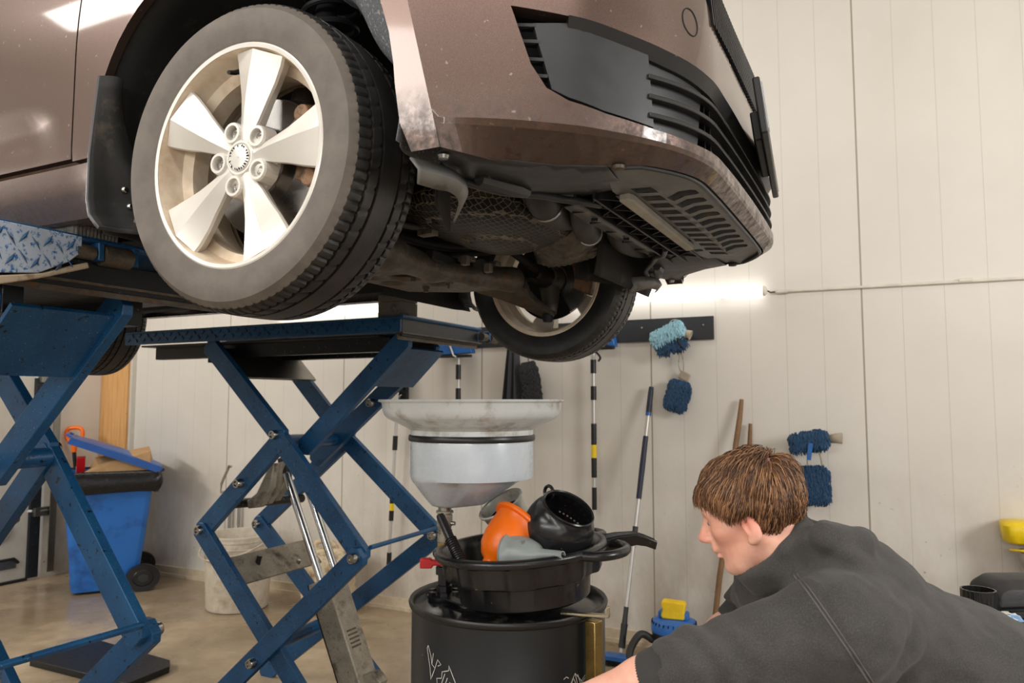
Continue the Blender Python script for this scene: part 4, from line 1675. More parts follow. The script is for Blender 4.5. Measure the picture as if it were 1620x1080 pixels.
    d = Vector((math.cos(a), 0, math.sin(a)))
    obj('valve_stem', MB().tube([d * .2 + Vector((0, .045, 0)), d * .19 + Vector((0, .028, 0)), d * .184 + Vector((0, .012, 0))], [.0055, .005, .0042], 12, M=T), M['seal'], rim)
    return rim


build_wheel((0, 0, 0), 1)


def wheel_copy(src, loc, flip):
    """copies the rim part and its sub-parts to another corner of the car"""
    b = src.copy()
    C.objects.link(b)
    b.parent = car
    for ch in list(src.children):
        c = ch.copy()
        C.objects.link(c)
        c.parent = b
    b.location = Vector(src.location) + Vector(loc)
    if flip:
        b.rotation_euler.z = PI
    return b


rim0 = bpy.data.objects['wheel_rim']
wheel_copy(rim0, (0.0, 1.675, -.02), True)
wheel_copy(rim0, (-2.69, 1.66, -.03), True)
wheel_copy(rim0, (-2.69, 0.0, -.03), False)

# ---- brakes
for m in (0, 1):
    yy = lambda y: (1.675 - y) if m else y
    zz = -.02 if m else 0
    A = Matrix(((1, 0, 0, 0), (0, 0, -1 if m else 1, 0), (0, 1, 0, 0), (0, 0, 0, 1)))
    T = Matrix.Translation(CAR + Vector((0, yy(0), zz))) @ A
    obj('brake_disc', MB().lathe([(.06, .055), (.078, .055), (.082, .085), (.142, .085), (.144, .087), (.144, .105), (.142, .107), (.06, .107)], 64, T), M['disc'], car, smooth=30)
    mb = MB()
    rings = []
    for d in range(-24, 44, 6):
        a = math.radians(d)
        rings.append([(.100 * math.cos(a), .066, .100 * math.sin(a)), (.162 * math.cos(a), .066, .162 * math.sin(a)), (.168 * math.cos(a), .09, .168 * math.sin(a)), (.168 * math.cos(a), .13, .168 * math.sin(a)), (.1 * math.cos(a), .14, .1 * math.sin(a))])
    mb.loft([[(x, yy(y), z + zz) for x, y, z in r_] for r_ in rings], M=TC)
    cal = obj('brake_caliper', mb, M['caliper'], car, smooth=30, bevel=.004)
    for d in (-18, 36):
        a = math.radians(d)
        obj('slide_pin', MB().tube([(.145 * math.cos(a), yy(.055), .145 * math.sin(a) + zz), (.145 * math.cos(a), yy(.10), .145 * math.sin(a) + zz)], .019, 14, M=TC), M['caliper'], cal, bevel=.003)
    mb = MB().tube([(.13 * math.cos(.1), yy(.058), .03 + zz), (.135 * math.cos(.1), yy(.075), .03 + zz)], .02, 14, M=TC)
    obj('brake_piston', mb, M['cast'], cal, bevel=.003)
    obj('brake_shield', MB().lathe([(.04, .118), (.15, .118), (.155, .122)], 40, T, a0=math.radians(60), a1=math.radians(300)), M['dark'], car)
    # upright with hub bearing
    mb = MB().lathe([(.001, .09), (.05, .09), (.055, .13), (.045, .17), (.001, .175)], 30, T)
    mb.tube([(0, yy(.14), zz - .02), (.01, yy(.15), zz - .09), (.015, yy(.17), zz - .135)], [.04, .032, .026], 14, M=TC)
    mb.tube([(0, yy(.14), zz + .02), (-.005, yy(.19), zz + .12), (-.01, yy(.21), zz + .2)], [.04, .034, .03], 14, M=TC)
    obj('steering_knuckle', mb, M['cast'], car)
    obj('damper_strut', MB().tube([(-.01, yy(.21), zz + .17), (-.012, yy(.27), zz + .40), (-.012, yy(.29), zz + .50)], [.028, .028, .016], 16, M=TC), M['dark'], car)
    mb = MB()
    pts = []
    for i in range(150):
        a = i / 150 * 2 * PI * 4.2
        f = i / 150
        pts.append((.0 + .062 * math.cos(a), yy(.265 + .03 * f) + .062 * math.sin(a), zz + .33 + .21 * f))
    mb.tube(pts, .0075, 8, M=TC)
    obj('coil_spring', mb, M['blackp'], car)
    obj('spring_seat', MB().lathe([(.03, 0), (.085, .004), (.088, .016), (.08, .02)], 30, TC @ Matrix.Translation((0, yy(.26), zz + .30))), M['dark'], car)
    # drive shaft with ribbed boot
    mb = MB().tube([(0, yy(.17), zz), (.02, yy(.5), .02)], .014, 12, M=TC)
    obj('drive_shaft', mb, M['dark'], car)
    mb = MB()
    pts = [Vector((0, yy(.18 + .012 * i), zz + .0006 * i)) for i in range(9)]
    mb.tube(pts, [.042 - .0022 * i + (.004 if i % 2 else 0) for i in range(9)], 18, M=TC)
    obj('shaft_boot', mb, M['seal'], car)
    # lower arm sloping down to the hanging wheel
    arm = []
    for f, wd, th in ((0, .10, .02), (.3, .06, .018), (.65, .034, .015), (.92, .026, .014), (1, .026, .014)):
        x = -.07 + .075 * f
        y = .40 + (.165 - .40) * f
        z = -.075 + (-.135 + .075) * f + zz * f
        arm.append([(x + sx * wd, yy(y), z + sz * th) for sx, sz in ((1, .3), (.8, 1), (-.8, 1), (-1, .3), (-1, -1), (-.5, -.5), (.5, -.5), (1, -1))])
    mb = MB().loft(arm, M=TC)
    la = obj('control_arm', mb, M['rust'], car, smooth=35)
    obj('ball_joint', MB().lathe([(.001, -.03), (.016, -.03), (.02, -.02), (.02, .02), (.012, .035)], 18, TC @ Matrix.Translation((.005, yy(.165), -.137 + zz))), M['dark'], la)
    obj('tie_rod', MB().tube([(-.13, yy(.5), .0), (-.12, yy(.24), -.02 + zz), (-.115, yy(.17), -.02 + zz)], [.008, .008, .014], 10, M=TC), M['rust'], car)
for x in (-2.69,):
    obj('rear_axle_beam', MB().tube([(x, .2, -.03), (x + .1, .45, -.02), (x + .1, 1.2, -.02), (x, 1.46, -.03)], .035, 14, M=TC), M['dark'], car)

# ------------------------------------------------------------------ underside
mb = MB()
mb.box((-1.9, YM, .0), (2.7, 1.36, .02), TC)
mb.box((-.1, YM, .24), (1.6, 1.0, .02), TC)
for s in (-.58, .58):
    mb.box((-1.5, YM + s, -.025), (1.9, .07, .05), TC)
mb.box((-1.8, YM, -.012), (2.4, .26, .012), TC)
obj('floor_pan', mb, M['dark'], car, smooth=0)
mb = MB()
mb.box((.22, YM - .0, .16), (.7, .86, .10), TC)
mb.box((.1, YM + .1, .1), (.4, .5, .12), TC)
obj('engine_bay_light_block', mb, M['dark'], car, bevel=.02)  # plain dark block added to keep light from above out of the bay
for s in (-1, 1):
    mb = MB().box((.15, YM + s * .50, .12), (1.2, .06, .14), TC)
    obj('chassis_rail', mb, M['dark'], car, bevel=.01)

# slotted tray under the nose
tray = [(x - .0, y, 0) for x, y, z in ii_full if x > .655]
tp = [(.655, tray[0][1] + .08)] + [(x - .006, y) for x, y, z in tray] + [(.655, 2 * YM - tray[0][1] - .08), (.628, 2 * YM - .44), (.628, .44)]
slots = []


def slot(x, y, lx, ly, a):
    c, s = math.cos(a), math.sin(a)
    pts = [(-lx, -ly), (lx * .7, -ly), (lx, -ly * .6), (lx, ly * .6), (lx * .7, ly), (-lx, ly)]
    slots.append([(x + c * u - s * v, y + s * u + c * v) for u, v in pts])


for i in range(12):
    y = .455 + i * .0682
    if i > 0 and i < 11:
        slot(.757 + .006 * math.sin(PI * i / 11), y, .030, .021, (y - YM) * .35)
    slot(.695, y + (.02 if i < 2 else 0) * 0, .026, .020, (y - YM) * .15)
for y in (.51, .66, .83, 1.0, 1.15):
    slot(.648, y, .012, .017, 0)
V, T = cdt(tp, slots, .03)
mb = MB()


def FT(x, y, off=0.0):
    return (x, y, -.040 - .010 * math.exp(-((x - .725) / .012) ** 2) + .0 * y - off)


warp(mb, V, T, FT)
for s_ in slots:
    strip(mb, dens(s_, .02), FT, 0, -.022)
strip(mb, dens(tp, .03), FT, 0, -.018)
obj('undertray', mb, M['under'], car, smooth=40)
obj('undertray_backing', MB().prism([(x - .004 if x > .7 else x, y) for x, y in tp], 'Z', -.014, -.010, TC), M['dark'], car, smooth=0)
rimline = [(x - .010, y, -.046) for x, y, z in ii_full if x > .70]
obj('undertray_rim', MB().tube(rimline, .005, 8, M=TC), M['greyp'], car)

# radiator cross member with lattice ribs
mb = MB()
mb.box((.578, .93, -.012), (.105, .92, .012), TC)
for x in (.53, .575, .628):
    mb.box((x, .93, -.028), (.006, .92, .03), TC)
n = 17
for i in range(n):
    y = .49 + .88 * i / n
    for x0, x1, f in ((.533, .575, i % 2), (.575, .626, (i + 1) % 2)):
        a, b = ((x0, y), (x1, y + .05)) if f else ((x1, y), (x0, y + .05))
        mb.loft([[(a[0], a[1] - .002, z), (a[0], a[1] + .002, z), (b[0], b[1] + .002, z), (b[0], b[1] - .002, z)] for z in (-.038, -.014)], M=TC)
obj('radiator_support', mb, M['blackp'], car, smooth=0)
mb = MB().prism([(.632, .47), (.655, .465), (.662, .48), (.655, 1.06), (.63, 1.07)], 'Z', -.056, -.038, TC)
obj('foam_strip', mb, simple('light_foam', srgb(168, 166, 160), .9, bump=.5), car, bevel=.004)
mb = MB()
pts = [(.527, .52), (.527, 1.40), (.47, 1.40), (.472, 1.20), (.462, 1.19), (.465, .98), (.455, .97), (.458, .80), (.448, .79), (.46, .58)]
V, T = cdt(pts, [], .05)
warp(mb, V, T, lambda x, y: (x, y, -.030 + .012 * sstep(.52, .45, x)))
df = obj('air_deflector', mb, M['under'], car, solid=.004, smooth=30)
mb = MB()
for y in (.62, .74, .86, 1.0, 1.12, 1.26):
    mb.box((.492, y, -.026), (.055, .004, .006), TC)
for y in (.68, .93, 1.18):
    mb.tube([(.507, y, -.035), (.495, y - .006, -.035), (.49, y + .012, -.035)], .004, 6, M=TC)
obj('moulded_ribs', mb, M['dark'], df, smooth=0)

# plastic trays behind the bumper corners, with an upturned lip
for m in (0, 1):
    mm = lambda p: (p[0], 2 * YM - p[1], p[2]) if m else p
    pts = [(.475, .02), (.515, .125), (.60, .212), (.68, .258), (.66, .42), (.63, .47), (.53, .50), (.50, .46), (.47, .38), (.42, .30), (.40, .17), (.43, .06)]
    V, T = cdt(pts, [], .04)
    mb = MB().add([mm((x, y, -.046 + .02 * sstep(.3, .5, y))) for x, y in V], T, TC)
    tr = obj('corner_tray', mb, M['greyp'], car, solid=.004, smooth=40)
    lipl = [mm(p) for p in catmull([(.40, .20, -.05), (.43, .31, -.048), (.48, .40, -.04), (.505, .455, -.038), (.535, .485, -.04), (.56, .55, -.035)], 6)]
    obj('tray_lip', MB().tube(lipl, [.009] * len(lipl), 10, M=TC), M['greyp'], tr)
    obj('screw', MB().lathe([(.0005, -.007), (.009, -.006), (.011, 0)], 16, TC @ Matrix.Translation(mm((.448, .055, -.05)))), M['steel'], tr)
    obj('screw', MB().lathe([(.0005, -.008), (.012, -.006), (.013, 0)], 16, TC @ Matrix.Translation(mm((.70, .265, -.045)))), M['rust'], tr)
    # grey deflector flap hanging in front of the tyre
    top = catmull([(.385, .045, -.046), (.414, .102, -.048), (.42, .15, -.05), (.405, .215, -.055), (.36, .262, -.062)], 5)
    bot = catmull([(.39, .062, -.092), (.405, .10, -.094), (.414, .135, -.092), (.40, .195, -.096), (.35, .258, -.118)], 5)
    mb = MB()
    mid_ = [a.lerp(b, .5) + Vector((.014, -.006, 0)) for a, b in zip(top, bot)]
    mb.loft([[mm(tuple(p)) for p in r_] for r_ in (top, mid_, bot)], cap=False, M=TC, closed=False)
    obj('wheel_deflector', mb, simple('grey_flap' + str(m), srgb(112, 112, 110), .5, dirt=srgb(70, 66, 60), dscale=20), car, solid=.004, smooth=60)
    # inner arch shield, a dark upright sheet behind the flap
    obj('arch_shield', MB().grid(lambda u, v: mm((.33 - .1 * u, .22 + .22 * u, -.085 + .2 * v)), 8, 6, TC), M['liner'], car, solid=.004)
    obj('tray_duct', MB().tube([mm(p) for p in [(.44, .20, -.052), (.47, .30, -.05), (.475, .34, -.048)]], [.014, .018, .012], 8, M=TC), M['greyp'], tr)

# engine shield: embossed foil wrapped round the sump
def f_shield(P):
    q = P - np.array([.16, .80, .04])
    d = sd_ell(q, (0, 0, 0), (.25, .31, .075))
    d = smax(d, np.abs(q[..., 0]) - .19 + .12 * np.abs(q[..., 1]), .03)
    d = smin(d, sd_ell(q, (-.02, .08, -.015), (.13, .17, .075)), .03)
    return smax(d, q[..., 2] - .04, .01)


sdobj('engine_shield', f_shield, (-.12, .44, -.08), (.44, 1.16, .10), .011, M['shield'], car, T=TC)
sh_ = bpy.data.objects['engine_shield']
for p in ((-.02, .95, -.045), (.05, .62, -.035), (.0, 1.08, -.04)):
    obj('shield_bracket', MB().box(p, (.05, .03, .016), TC), M['cast'], sh_, bevel=.003)


def f_gear(P):
    d = sd_ell(P, (.24, 1.13, .05), (.13, .16, .09))
    d = smin(d, sd_cone(P, (.14, 1.22, .02), (.3, 1.05, .0), .055, .05), .03)
    d = smin(d, sd_cone(P, (.3, 1.0, .03), (.33, 1.2, .06), .06, .06), .03)
    return d + .008 * np.sin(P[..., 1] * 130) * np.sin(P[..., 0] * 110)


sdobj('gearbox', f_gear, (.04, .88, -.1), (.46, 1.38, .2), .011, M['cast'], car, T=TC)
# charge air hoses with clamp bands
def hose(pts, r, nm, clamp=None, mat='hose'):
    pp = catmull(pts, 8)
    h = obj(nm, MB().tube(pp, r, 20, M=TC), M[mat], car, smooth=60)
    if clamp is not None:
        k = int(clamp * (len(pp) - 2))
        d = (pp[k + 1] - pp[k]).normalized()
        c = pp[k]
        rr = r if not hasattr(r, '__len__') else r[k]
        obj('hose_clamp', MB().tube([c - d * .007, c + d * .007], rr + .003, 20, M=TC), M['steel'], h)
    return h


hose([(.40, .50, .10), (.40, .56, .035), (.375, .66, .015), (.35, .78, .022), (.335, .92, .05), (.32, 1.0, .1)], .043, 'charge_air_hose', .42)
hose([(.50, .62, .12), (.475, .66, .05), (.43, .78, .015), (.39, .90, .005), (.36, 1.03, .02), (.36, 1.10, .09)], .036, 'charge_air_hose', .78)
hose([(.50, .88, .10), (.46, .98, .035), (.43, 1.08, .012), (.42, 1.2, .01), (.45, 1.32, .02), (.53, 1.42, .06)], .036, 'charge_air_hose', .25)
hose([(.1, .3, .12), (-.02, .42, .03), (-.04, .58, .0), (.0, .74, .01), (.06, .84, .05)], .011, 'coolant_hose')
hose([(-.2, .5, .06), (-.18, .8, .02), (-.1, 1.0, .01), (-.05, 1.2, .06)], .014, 'coolant_hose')
obj('engine_mount', MB().box((.425, .585, .02), (.06, .07, .03), TC @ rot('Z', 18)), M['rust'], car, bevel=.006)

# rusty subframe: pressed beam and a plate with lightening holes
def f_sub(P):
    d = sd_cone(P, (-.06, .42, -.06), (-.08, .62, -.075), .042, .046)
    d = smin(d, sd_cone(P, (-.08, .62, -.075), (-.09, .86, -.083), .046, .036), .03)
    d = smin(d, sd_cone(P, (-.09, .86, -.083), (-.03, 1.02, -.085), .034, .03), .03)
    d = smin(d, sd_cone(P, (-.03, 1.02, -.085), (0, 1.22, -.07), .032, .044), .03)
    pl = smax(np.abs(P[..., 2] + .088) - .012, np.maximum(np.abs(P[..., 0] + .21) - .16, np.abs(P[..., 1] - .86) - .38 + .6 * np.maximum(0, -.2 - P[..., 0])), .01)
    for x, y, r in ((-.14, .66, .04), (-.25, .72, .045), (-.20, .88, .05), (-.30, .95, .035), (-.17, 1.03, .035), (-.29, .84, .022), (-.12, .78, .018), (-.2, .56, .03)):
        pl = smax(pl, r - np.hypot(P[..., 0] - x, P[..., 1] - y), .012)
    return smin(d, pl, .02)


sdobj('subframe', f_sub, (-.42, .34, -.16), (.1, 1.32, .0), .0085, M['rust'], car, T=TC, smooth=50)
sf = bpy.data.objects['subframe']
for p, d in (((.0, 1.27, -.07), (0, 1, 0)), ((-.15, .85, -.104), (0, 0, -1)), ((-.24, 1.06, -.104), (0, 0, -1)), ((-.08, .95, -.118), (0, 0, -1))):
    obj('bolt', MB().lathe([(.013, -.004), (.013, .004), (.009, .004), (.009, .014), (.001, .014)], 6, TC @ AT(p, d)), M['rust'], sf, smooth=0)
obj('pendulum_mount', MB().box((.02, .9, -.055), (.05, .22, .035), TC @ rot('Z', 6)).tube([(.0, 1.0, -.06), (-.05, 1.06, -.05)], .03, 14, M=TC), M['dark'], car, bevel=.006)
for y in (.82, .96):
    obj('mount_bolt', MB().box((.05, y, -.075), (.022, .02, .028), TC), M['cast'], car, bevel=.002)
obj('anti_roll_bar', MB().tube(catmull([(.0, .2, -.03), (-.1, .26, -.03), (-.19, .34, -.01), (-.2, .8, .0), (-.2, 1.3, -.01), (-.1, 1.4, -.03), (0, 1.46, -.03)], 5), .011, 10, M=TC), M['dark'], car)
# ------------------------------------------------------------------ the two scissor lift units
def lift_unit(m, label):
    """m=0: far unit under the car's left side; m=1: near unit, mirrored about the car's centre line"""
    YM2 = 2.04
    fy = (lambda y: 2 * YM2 - y) if m else (lambda y: y)
    t = empty('scissor_lift', label, 'car lift', (-2.5, fy(2.82), 0), 'scissor lift units under the car')

    DZm = .045 if m else 0
    yi, yj = (2.74, 3.02) if m else (2.64, 2.99)
    ZT, ZB = (1.845, 1.74) if m else (1.792, 1.728)

    def adj(p):
        k = max(0, 1 - abs(p[1] - .82) / .55)
        return (p[0] - (.02 if m else 0), p[1] - DZm * k)

    def arm(p0, p1, y, w=.085, th=.032, cut=.02, mat='blue', nm='scissor_arm'):
        p0, p1 = adj(p0), adj(p1)
        a, b = Vector((p0[0], 0, p0[1])), Vector((p1[0], 0, p1[1]))
        d = (b - a).normalized()
        n_ = Vector((-d.z, 0, d.x))
        a = a - d * .035
        b = b + d * .035
        hw = w / 2
        pts = [a + n_ * hw + d * cut, a + n_ * (hw - cut), a - n_ * (hw - cut), a - n_ * hw + d * cut, b - n_ * hw - d * cut, b - n_ * (hw - cut), b + n_ * (hw - cut), b + n_ * hw - d * cut]
        yy = fy(y)
        return obj(nm, MB().prism([(p.x, p.z) for p in pts], 'Y', yy - th / 2, yy + th / 2), M[mat], t, smooth=0, bevel=.0025)

    def bolt(x, z, y, r=.021, out=-1):
        x, z = adj((x, z))
        yy = fy(y)
        s = out if not m else -out
        T = AT((x, yy, z), (0, s, 0))
        b = obj('hinge_pin', MB().lathe([(r, -.03), (r, .022), (r * .86, .028), (r * .62, .028), (r * .6, .022), (.001, .022)], 24, T), M['steel'], t)
        return b
    yn, yf = 2.55, 3.10
    # upper stage
    arm((-2.845, 1.70), (-2.42, 1.305), yn)
    arm((-2.93, 1.70), (-2.49, 1.26), yf)
    arm((-1.835, 1.70), (-2.34, 1.255), yi)
    arm((-1.92, 1.70), (-2.58, 1.17), yj)
    # middle stage
    arm((-2.41, 1.285), (-1.965, .83), yn - .004)
    arm((-2.41, 1.285), (-2.865, .865), yn + .004)
    arm((-2.49, 1.26), (-1.955, .83), yf - .004)
    arm((-2.49, 1.26), (-3.06, .80), yf + .004)
    # lower stage
    arm((-1.956, .82), (-2.86, .02), yn - .034)
    arm((-2.865, .855), (-2.13, .10), yn - .008)
    arm((-1.951, .82), (-3.02, .02), yf + .034)
    arm((-3.06, .80), (-2.30, .13), yf - .008)
    # cross plates between the arms
    for p, q, y0, y1, mt in (((-2.845, 1.70), (-2.70, 1.56), yn, yf, 'track'), ((-1.85, 1.68), (-2.02, 1.52), yi, yj, 'blue'), ((-2.745, .735), (-2.64, .63), yn, yf, 'grime')):
        a, b = Vector((p[0], 0, p[1])), Vector((q[0], 0, q[1]))
        n_ = Vector((-(b - a).normalized().z, 0, (b - a).normalized().x)) * .006
        pts = [a + n_, a - n_, b - n_, b + n_]
        ya, yb = sorted((fy(y0), fy(y1)))
        cp = obj('cross_plate', MB().prism([(v.x, v.z) for v in pts], 'Y', ya, yb), M[mt], t, smooth=0, bevel=.001)
        if mt == 'grime':
            obj('plate_stud', MB().tube([(-2.70, fy(2.72), .68), (-2.685, fy(2.72), .73)], .012, 10), M['seal'], cp)
            obj('plate_stud', MB().tube([(-2.66, fy(2.95), .645), (-2.65, fy(2.95), .67)], .009, 10), M['steel'], cp)
    # hinge pins
    for x, z, y in ((-2.425, 1.305, yn - .016), (-2.24, 1.443, yj - .016), (-1.957, .822, yn - .05), (-2.866, .862, yn - .016), (-2.49, .335, yn - .05), (-2.63, 1.085, yn - .016)):
        bolt(x, z, y)
    for x, z in ((-1.953, .825), (-3.06, .80), (-2.46, 1.29)):
        bolt(x, z, yf - .02)
    mb = MB()
    mb.tube([(-1.925 - (.02 if m else 0), fy(yn + .01), .857 - DZm), (-1.915 - (.02 if m else 0), fy(yf), .865 - DZm)], .010, 12)
    obj('cross_rod', mb, M['blue'], t)
    obj('pivot_tube', MB().tube([(-2.41, fy(yn), 1.275), (-2.49, fy(yf), 1.26)], .03, 16), M['blue'], t)
    obj('pivot_tube', MB().tube([(-2.52, fy(yn), .36), (-2.6, fy(yf), .34)], .03, 16), M['blue'], t)
    # safety ratchet levers, greasy
    for k in range(3):
        x = -2.60 - .045 * k
        y = fy(2.66 + .10 * k)
        mb = MB().prism([(x + .06, 1.17), (x + .035, 1.16), (x - .04, 1.03), (x - .10, .99), (x - .09, .955), (x - .02, .965), (x + .045, 1.06)], 'Y', y - .018, y + .018)
        obj('ratchet_lever', mb, M['grime'], t, bevel=.005)
    obj('lever_shaft', MB().tube([(-2.72, fy(2.55), .985), (-2.76, fy(3.08), .95)], .022, 14), M['blacksteel'], t)
    # twin lifting cylinder
    y0 = fy(2.80)
    for dx, dy in ((-.02, -.02), (.035, .035)):
        s = -1 if m else 1
        obj('piston_rod', MB().tube([(-2.575 + dx, y0 + dy * s, 1.12), (-2.33 + dx, y0 + dy * s, .60)], .019, 20), M['chrome'], t)
        obj('rod_end', MB().tube([(-2.60 + dx, y0 + dy * s, 1.18), (-2.57 + dx, y0 + dy * s, 1.11)], .021, 16), M['blacksteel'], t)
    d = Vector((.45, 0, -1)).normalized()
    T = AT((-2.352, y0, .64), d, (1, 0, 0))
    obj('cylinder_box', MB().box((0, 0, .30), (.115, .13, .60), T), M['grime'], t, bevel=.006)
    obj('cylinder_side', MB().box((-.0595, 0, .30), (.005, .128, .60), T), M['blacksteel'], t, smooth=0)
    mb = MB()
    for k in range(5):
        mb.box((.058, .01, .25 + k * .018), (.006, .06, .008), T)
    obj('adjuster_rack', mb, M['rust'], t)
    obj('broken_bracket', MB().prism([(-.03, 0), (.05, .02), (.06, -.05), (.01, -.07), (-.05, -.03)], 'Y', -.03, .03, T @ Matrix.Translation((.06, 0, .50)) @ rot('Y', -40)), M['grime'], t, bevel=.004)
    # runway
    y0, y1 = sorted((fy(2.50), fy(3.15)))
    zt, zb = ZT, ZB
    mb = MB().box((-2.575, (y0 + y1) / 2, zt - .005), (1.65, y1 - y0, .01))
    for y in (y0 + .006, y1 - .006):
        mb.box((-2.575, y, (zt + zb) / 2 - .005), (1.65, .012, zt - zb - .01))
    rw = obj('runway', mb, M['blue'], t, smooth=0, bevel=.002)
    for y, s in ((y0 - .001, -1), (y1 + .001, 1)):
        mb = MB()
        for i in range(30):
            for j in range(2):
                x = -3.37 + i * .054 + .027 * j
                mb.box((0, 0, 0), (.030 * (zt - zb) / .105, .006, .007), Matrix.Translation((x, y, zb + (zt - zb) * (.33 + .34 * j))) @ rot('Y', 45 if (i + j) % 2 else -45))
        obj('tread_bars', mb, M['blue'], rw, smooth=0)
    mb = MB().box((-1.757, (y0 + y1) / 2, zb + .02), (.012, y1 - y0 - .03, .07))
    for y in (y0 + .16, y1 - .16):
        mb.box((-2.62, y, (zb + 1.662) / 2), (1.45, .05, zb - 1.662))
    mb.box((-2.62, (y0 + y1) / 2, zb - .005), (1.45, y1 - y0 - .1, .008))
    obj('underframe', mb, M['blacksteel'], t, smooth=0, bevel=.002)
    obj('end_angle', MB().box((-1.752, (y0 + y1) / 2, zb - .003), (.03, y1 - y0, .006)).box((-1.765, (y0 + y1) / 2, zb - .016), (.006, y1 - y0, .026)), M['rust'], t, smooth=0)
    # hinged ramp flap at the front, with lugs and roller
    yb = y1 if m else y0
    ya, yc = (y0, y0 + .21) if m else (y1 - .21, y1)
    fl = [(ya, zt - .002), (yc - .0, zt - .002), (yc - .0, zt - .04), (yc - .03, zt - .068), (yc - .10, zt - .105), (ya, zt - .12)]
    mb = MB().prism(fl, 'X', -.004, .004, Matrix.Translation((-1.722, 0, 0)))
    fp = obj('ramp_flap', mb, M['flap'], t, bevel=.002) if m else None
    mb = MB()
    for i in range(7):
        for j in range(2):
            y = ya + .02 + i * .027
            z = zt - .028 - .045 * j - .01 * (i % 2)
            if z < zt - .10 + .5 * max(0, y - yc + .07):
                continue
            mb.add([(-1.7175, y - .011, z - .016 * (-1) ** (i + j)), (-1.714, y - .004, z + .002), (-1.7175, y + .011, z + .016 * (-1) ** (i + j)), (-1.714, y + .004, z - .002), (-1.7115, y, z)], [(0, 1, 4), (1, 2, 4), (2, 3, 4), (3, 0, 4)])
    if m:
        obj('flap_tread', mb, M['blue'], fp)
        obj('flap_frame', MB().tube([(-1.725, ya, zt - .003), (-1.725, yc, zt - .003), (-1.725, yc, zt - .042)], .006, 8), M['blue'], fp)
    mb = MB().prism([(ya, zt - .128), (ya, zt - .150), (yc - .10, zt - .118), (yc + .02, zt - .075), (yc + .015, zt - .062), (yc - .09, zt - .104)], 'X', -1.76, -1.715)
    if m:
        obj('flap_edge', mb, M['rustpale'], t, bevel=.003)
    ys = (yc + .05, yc + .145)
    for y in ys:
        obj('hinge_lug', MB().box((-1.733, y, zt - .03), (.035, .016, .045)), M['blue'], t, bevel=.003)
    obj('hinge_roller', MB().tube([(-1.733, ys[0] + .01, zt - .035), (-1.733, ys[1] - .01, zt - .035)], .026, 20), M['rust'], t)
    obj('hinge_roller', MB().tube([(-1.733, ys[0] - .06, zt - .035), (-1.733, ys[0] - .012, zt - .035)], .018, 16), M['rust'], t)
    obj('end_tread', MB().tube([(-1.745, yc + .005, zt - .001), (-1.745, y1 if m else y0, zt - .001)], .008, 8), M['blue'], t)
    # floor frame
    mb = MB()
    mb.box((-2.3, (y0 + y1) / 2, .008), (.9, y1 - y0 - .1, .016))
    obj('base_plate', mb, M['blacksteel'], t, smooth=0, bevel=.003)
    return t


M['flap'] = simple('worn_blue_checker', srgb(172, 184, 200), .45, .3, dirt=srgb(48, 104, 160), dscale=95, dcut=(.54, .62))
M['rustpale'] = simple('pale_rusty_edge', srgb(176, 160, 138), .5, .3, dirt=srgb(110, 84, 58), dscale=14)
lift_unit(0, 'blue scissor lift unit behind the funnel, with twin chrome piston rods, under the car')
lift_unit(1, 'blue scissor lift unit at the left edge, under the door and sill of the car')


def rubber_block(x0, x1, y0, y1, z0, z1, label):
    t = empty('rubber_block', label, 'lift pad', ((x0 + x1) / 2, (y0 + y1) / 2, z0), 'rubber lifting blocks under the sills')
    zm = (z0 + z1) / 2
    for a, b in ((z0, zm - .001), (zm + .001, z1)):
        mb = MB().box(((x0 + x1) / 2, (y0 + y1) / 2, (a + b) / 2), (x1 - x0, y1 - y0, b - a))
        n = 34
        for i in range(n):
            x = x0 + (x1 - x0) * (i + .5) / n
            for y in (y0 - .0015, y1 + .0015):
                mb.box((x, y, (a + b) / 2), ((x1 - x0) / n * .55, .003, (b - a) * .96))
        n = 12
        for i in range(n):
            y = y0 + (y1 - y0) * (i + .5) / n
            mb.box((x1 + .002, y, (a + b) / 2), (.004, (y1 - y0) / n * .5, (b - a) * .96))
        obj('rubber_slab', mb, M['ribrub'], t, smooth=0)
    return t


rubber_block(-1.95, -1.765, 1.15, 1.265, 1.845, 1.921, 'grey ribbed rubber block between the near runway and the car sill')
rubber_block(-1.88, -1.765, 2.53, 2.64, 1.793, 1.921, 'ribbed rubber block on the far runway, left of the hanging far wheel')
tag(obj('floor_plate', MB().prism([(-4.30, 2.66), (-4.34, 3.06), (-3.60, 3.0), (-3.52, 2.93), (-3.50, 2.66)], 'Z', 0, .035), M['blacksteel'], bevel=.003), 'black steel plate lying on the concrete floor behind the lift arm at the left', 'plate')
# ------------------------------------------------------------------ oil drum with the waste oil funnel
DX, DY, DR, DZ = -1.025, 2.026, .283, .885
t = empty('oil_drum', 'dark grey steel oil drum printed with white line drawings, under the funnel', 'drum', (DX, DY, 0))
T = AT((DX, DY, 0))
prof = [(.001, .01), (DR - .008, .01), (DR, 0), (DR + .006, .006), (DR + .004, .016), (DR - .003, .024)]
for zc in (.29, .59):
    prof += [(DR - .003, zc - .02), (DR + .006, zc - .006), (DR + .006, zc + .006), (DR - .003, zc + .02)]
prof += [(DR - .003, DZ - .02)]
obj('body', MB().lathe(prof, 96, T), M['drum'], t, smooth=50)
obj('top_rim', MB().lathe([(DR - .003, DZ - .020), (DR + .004, DZ - .015), (DR + .006, DZ - .006), (DR + .003, DZ), (DR - .004, DZ), (DR - .008, DZ - .006), (DR - .009, DZ - .02)], 96, T), M['seal'], t, smooth=60)
obj('lid', MB().lathe([(DR - .008, DZ - .018), (DR - .03, DZ - .022), (DR - .05, DZ - .016), (.001, DZ - .015)], 72, T), M['drumtop'], t)
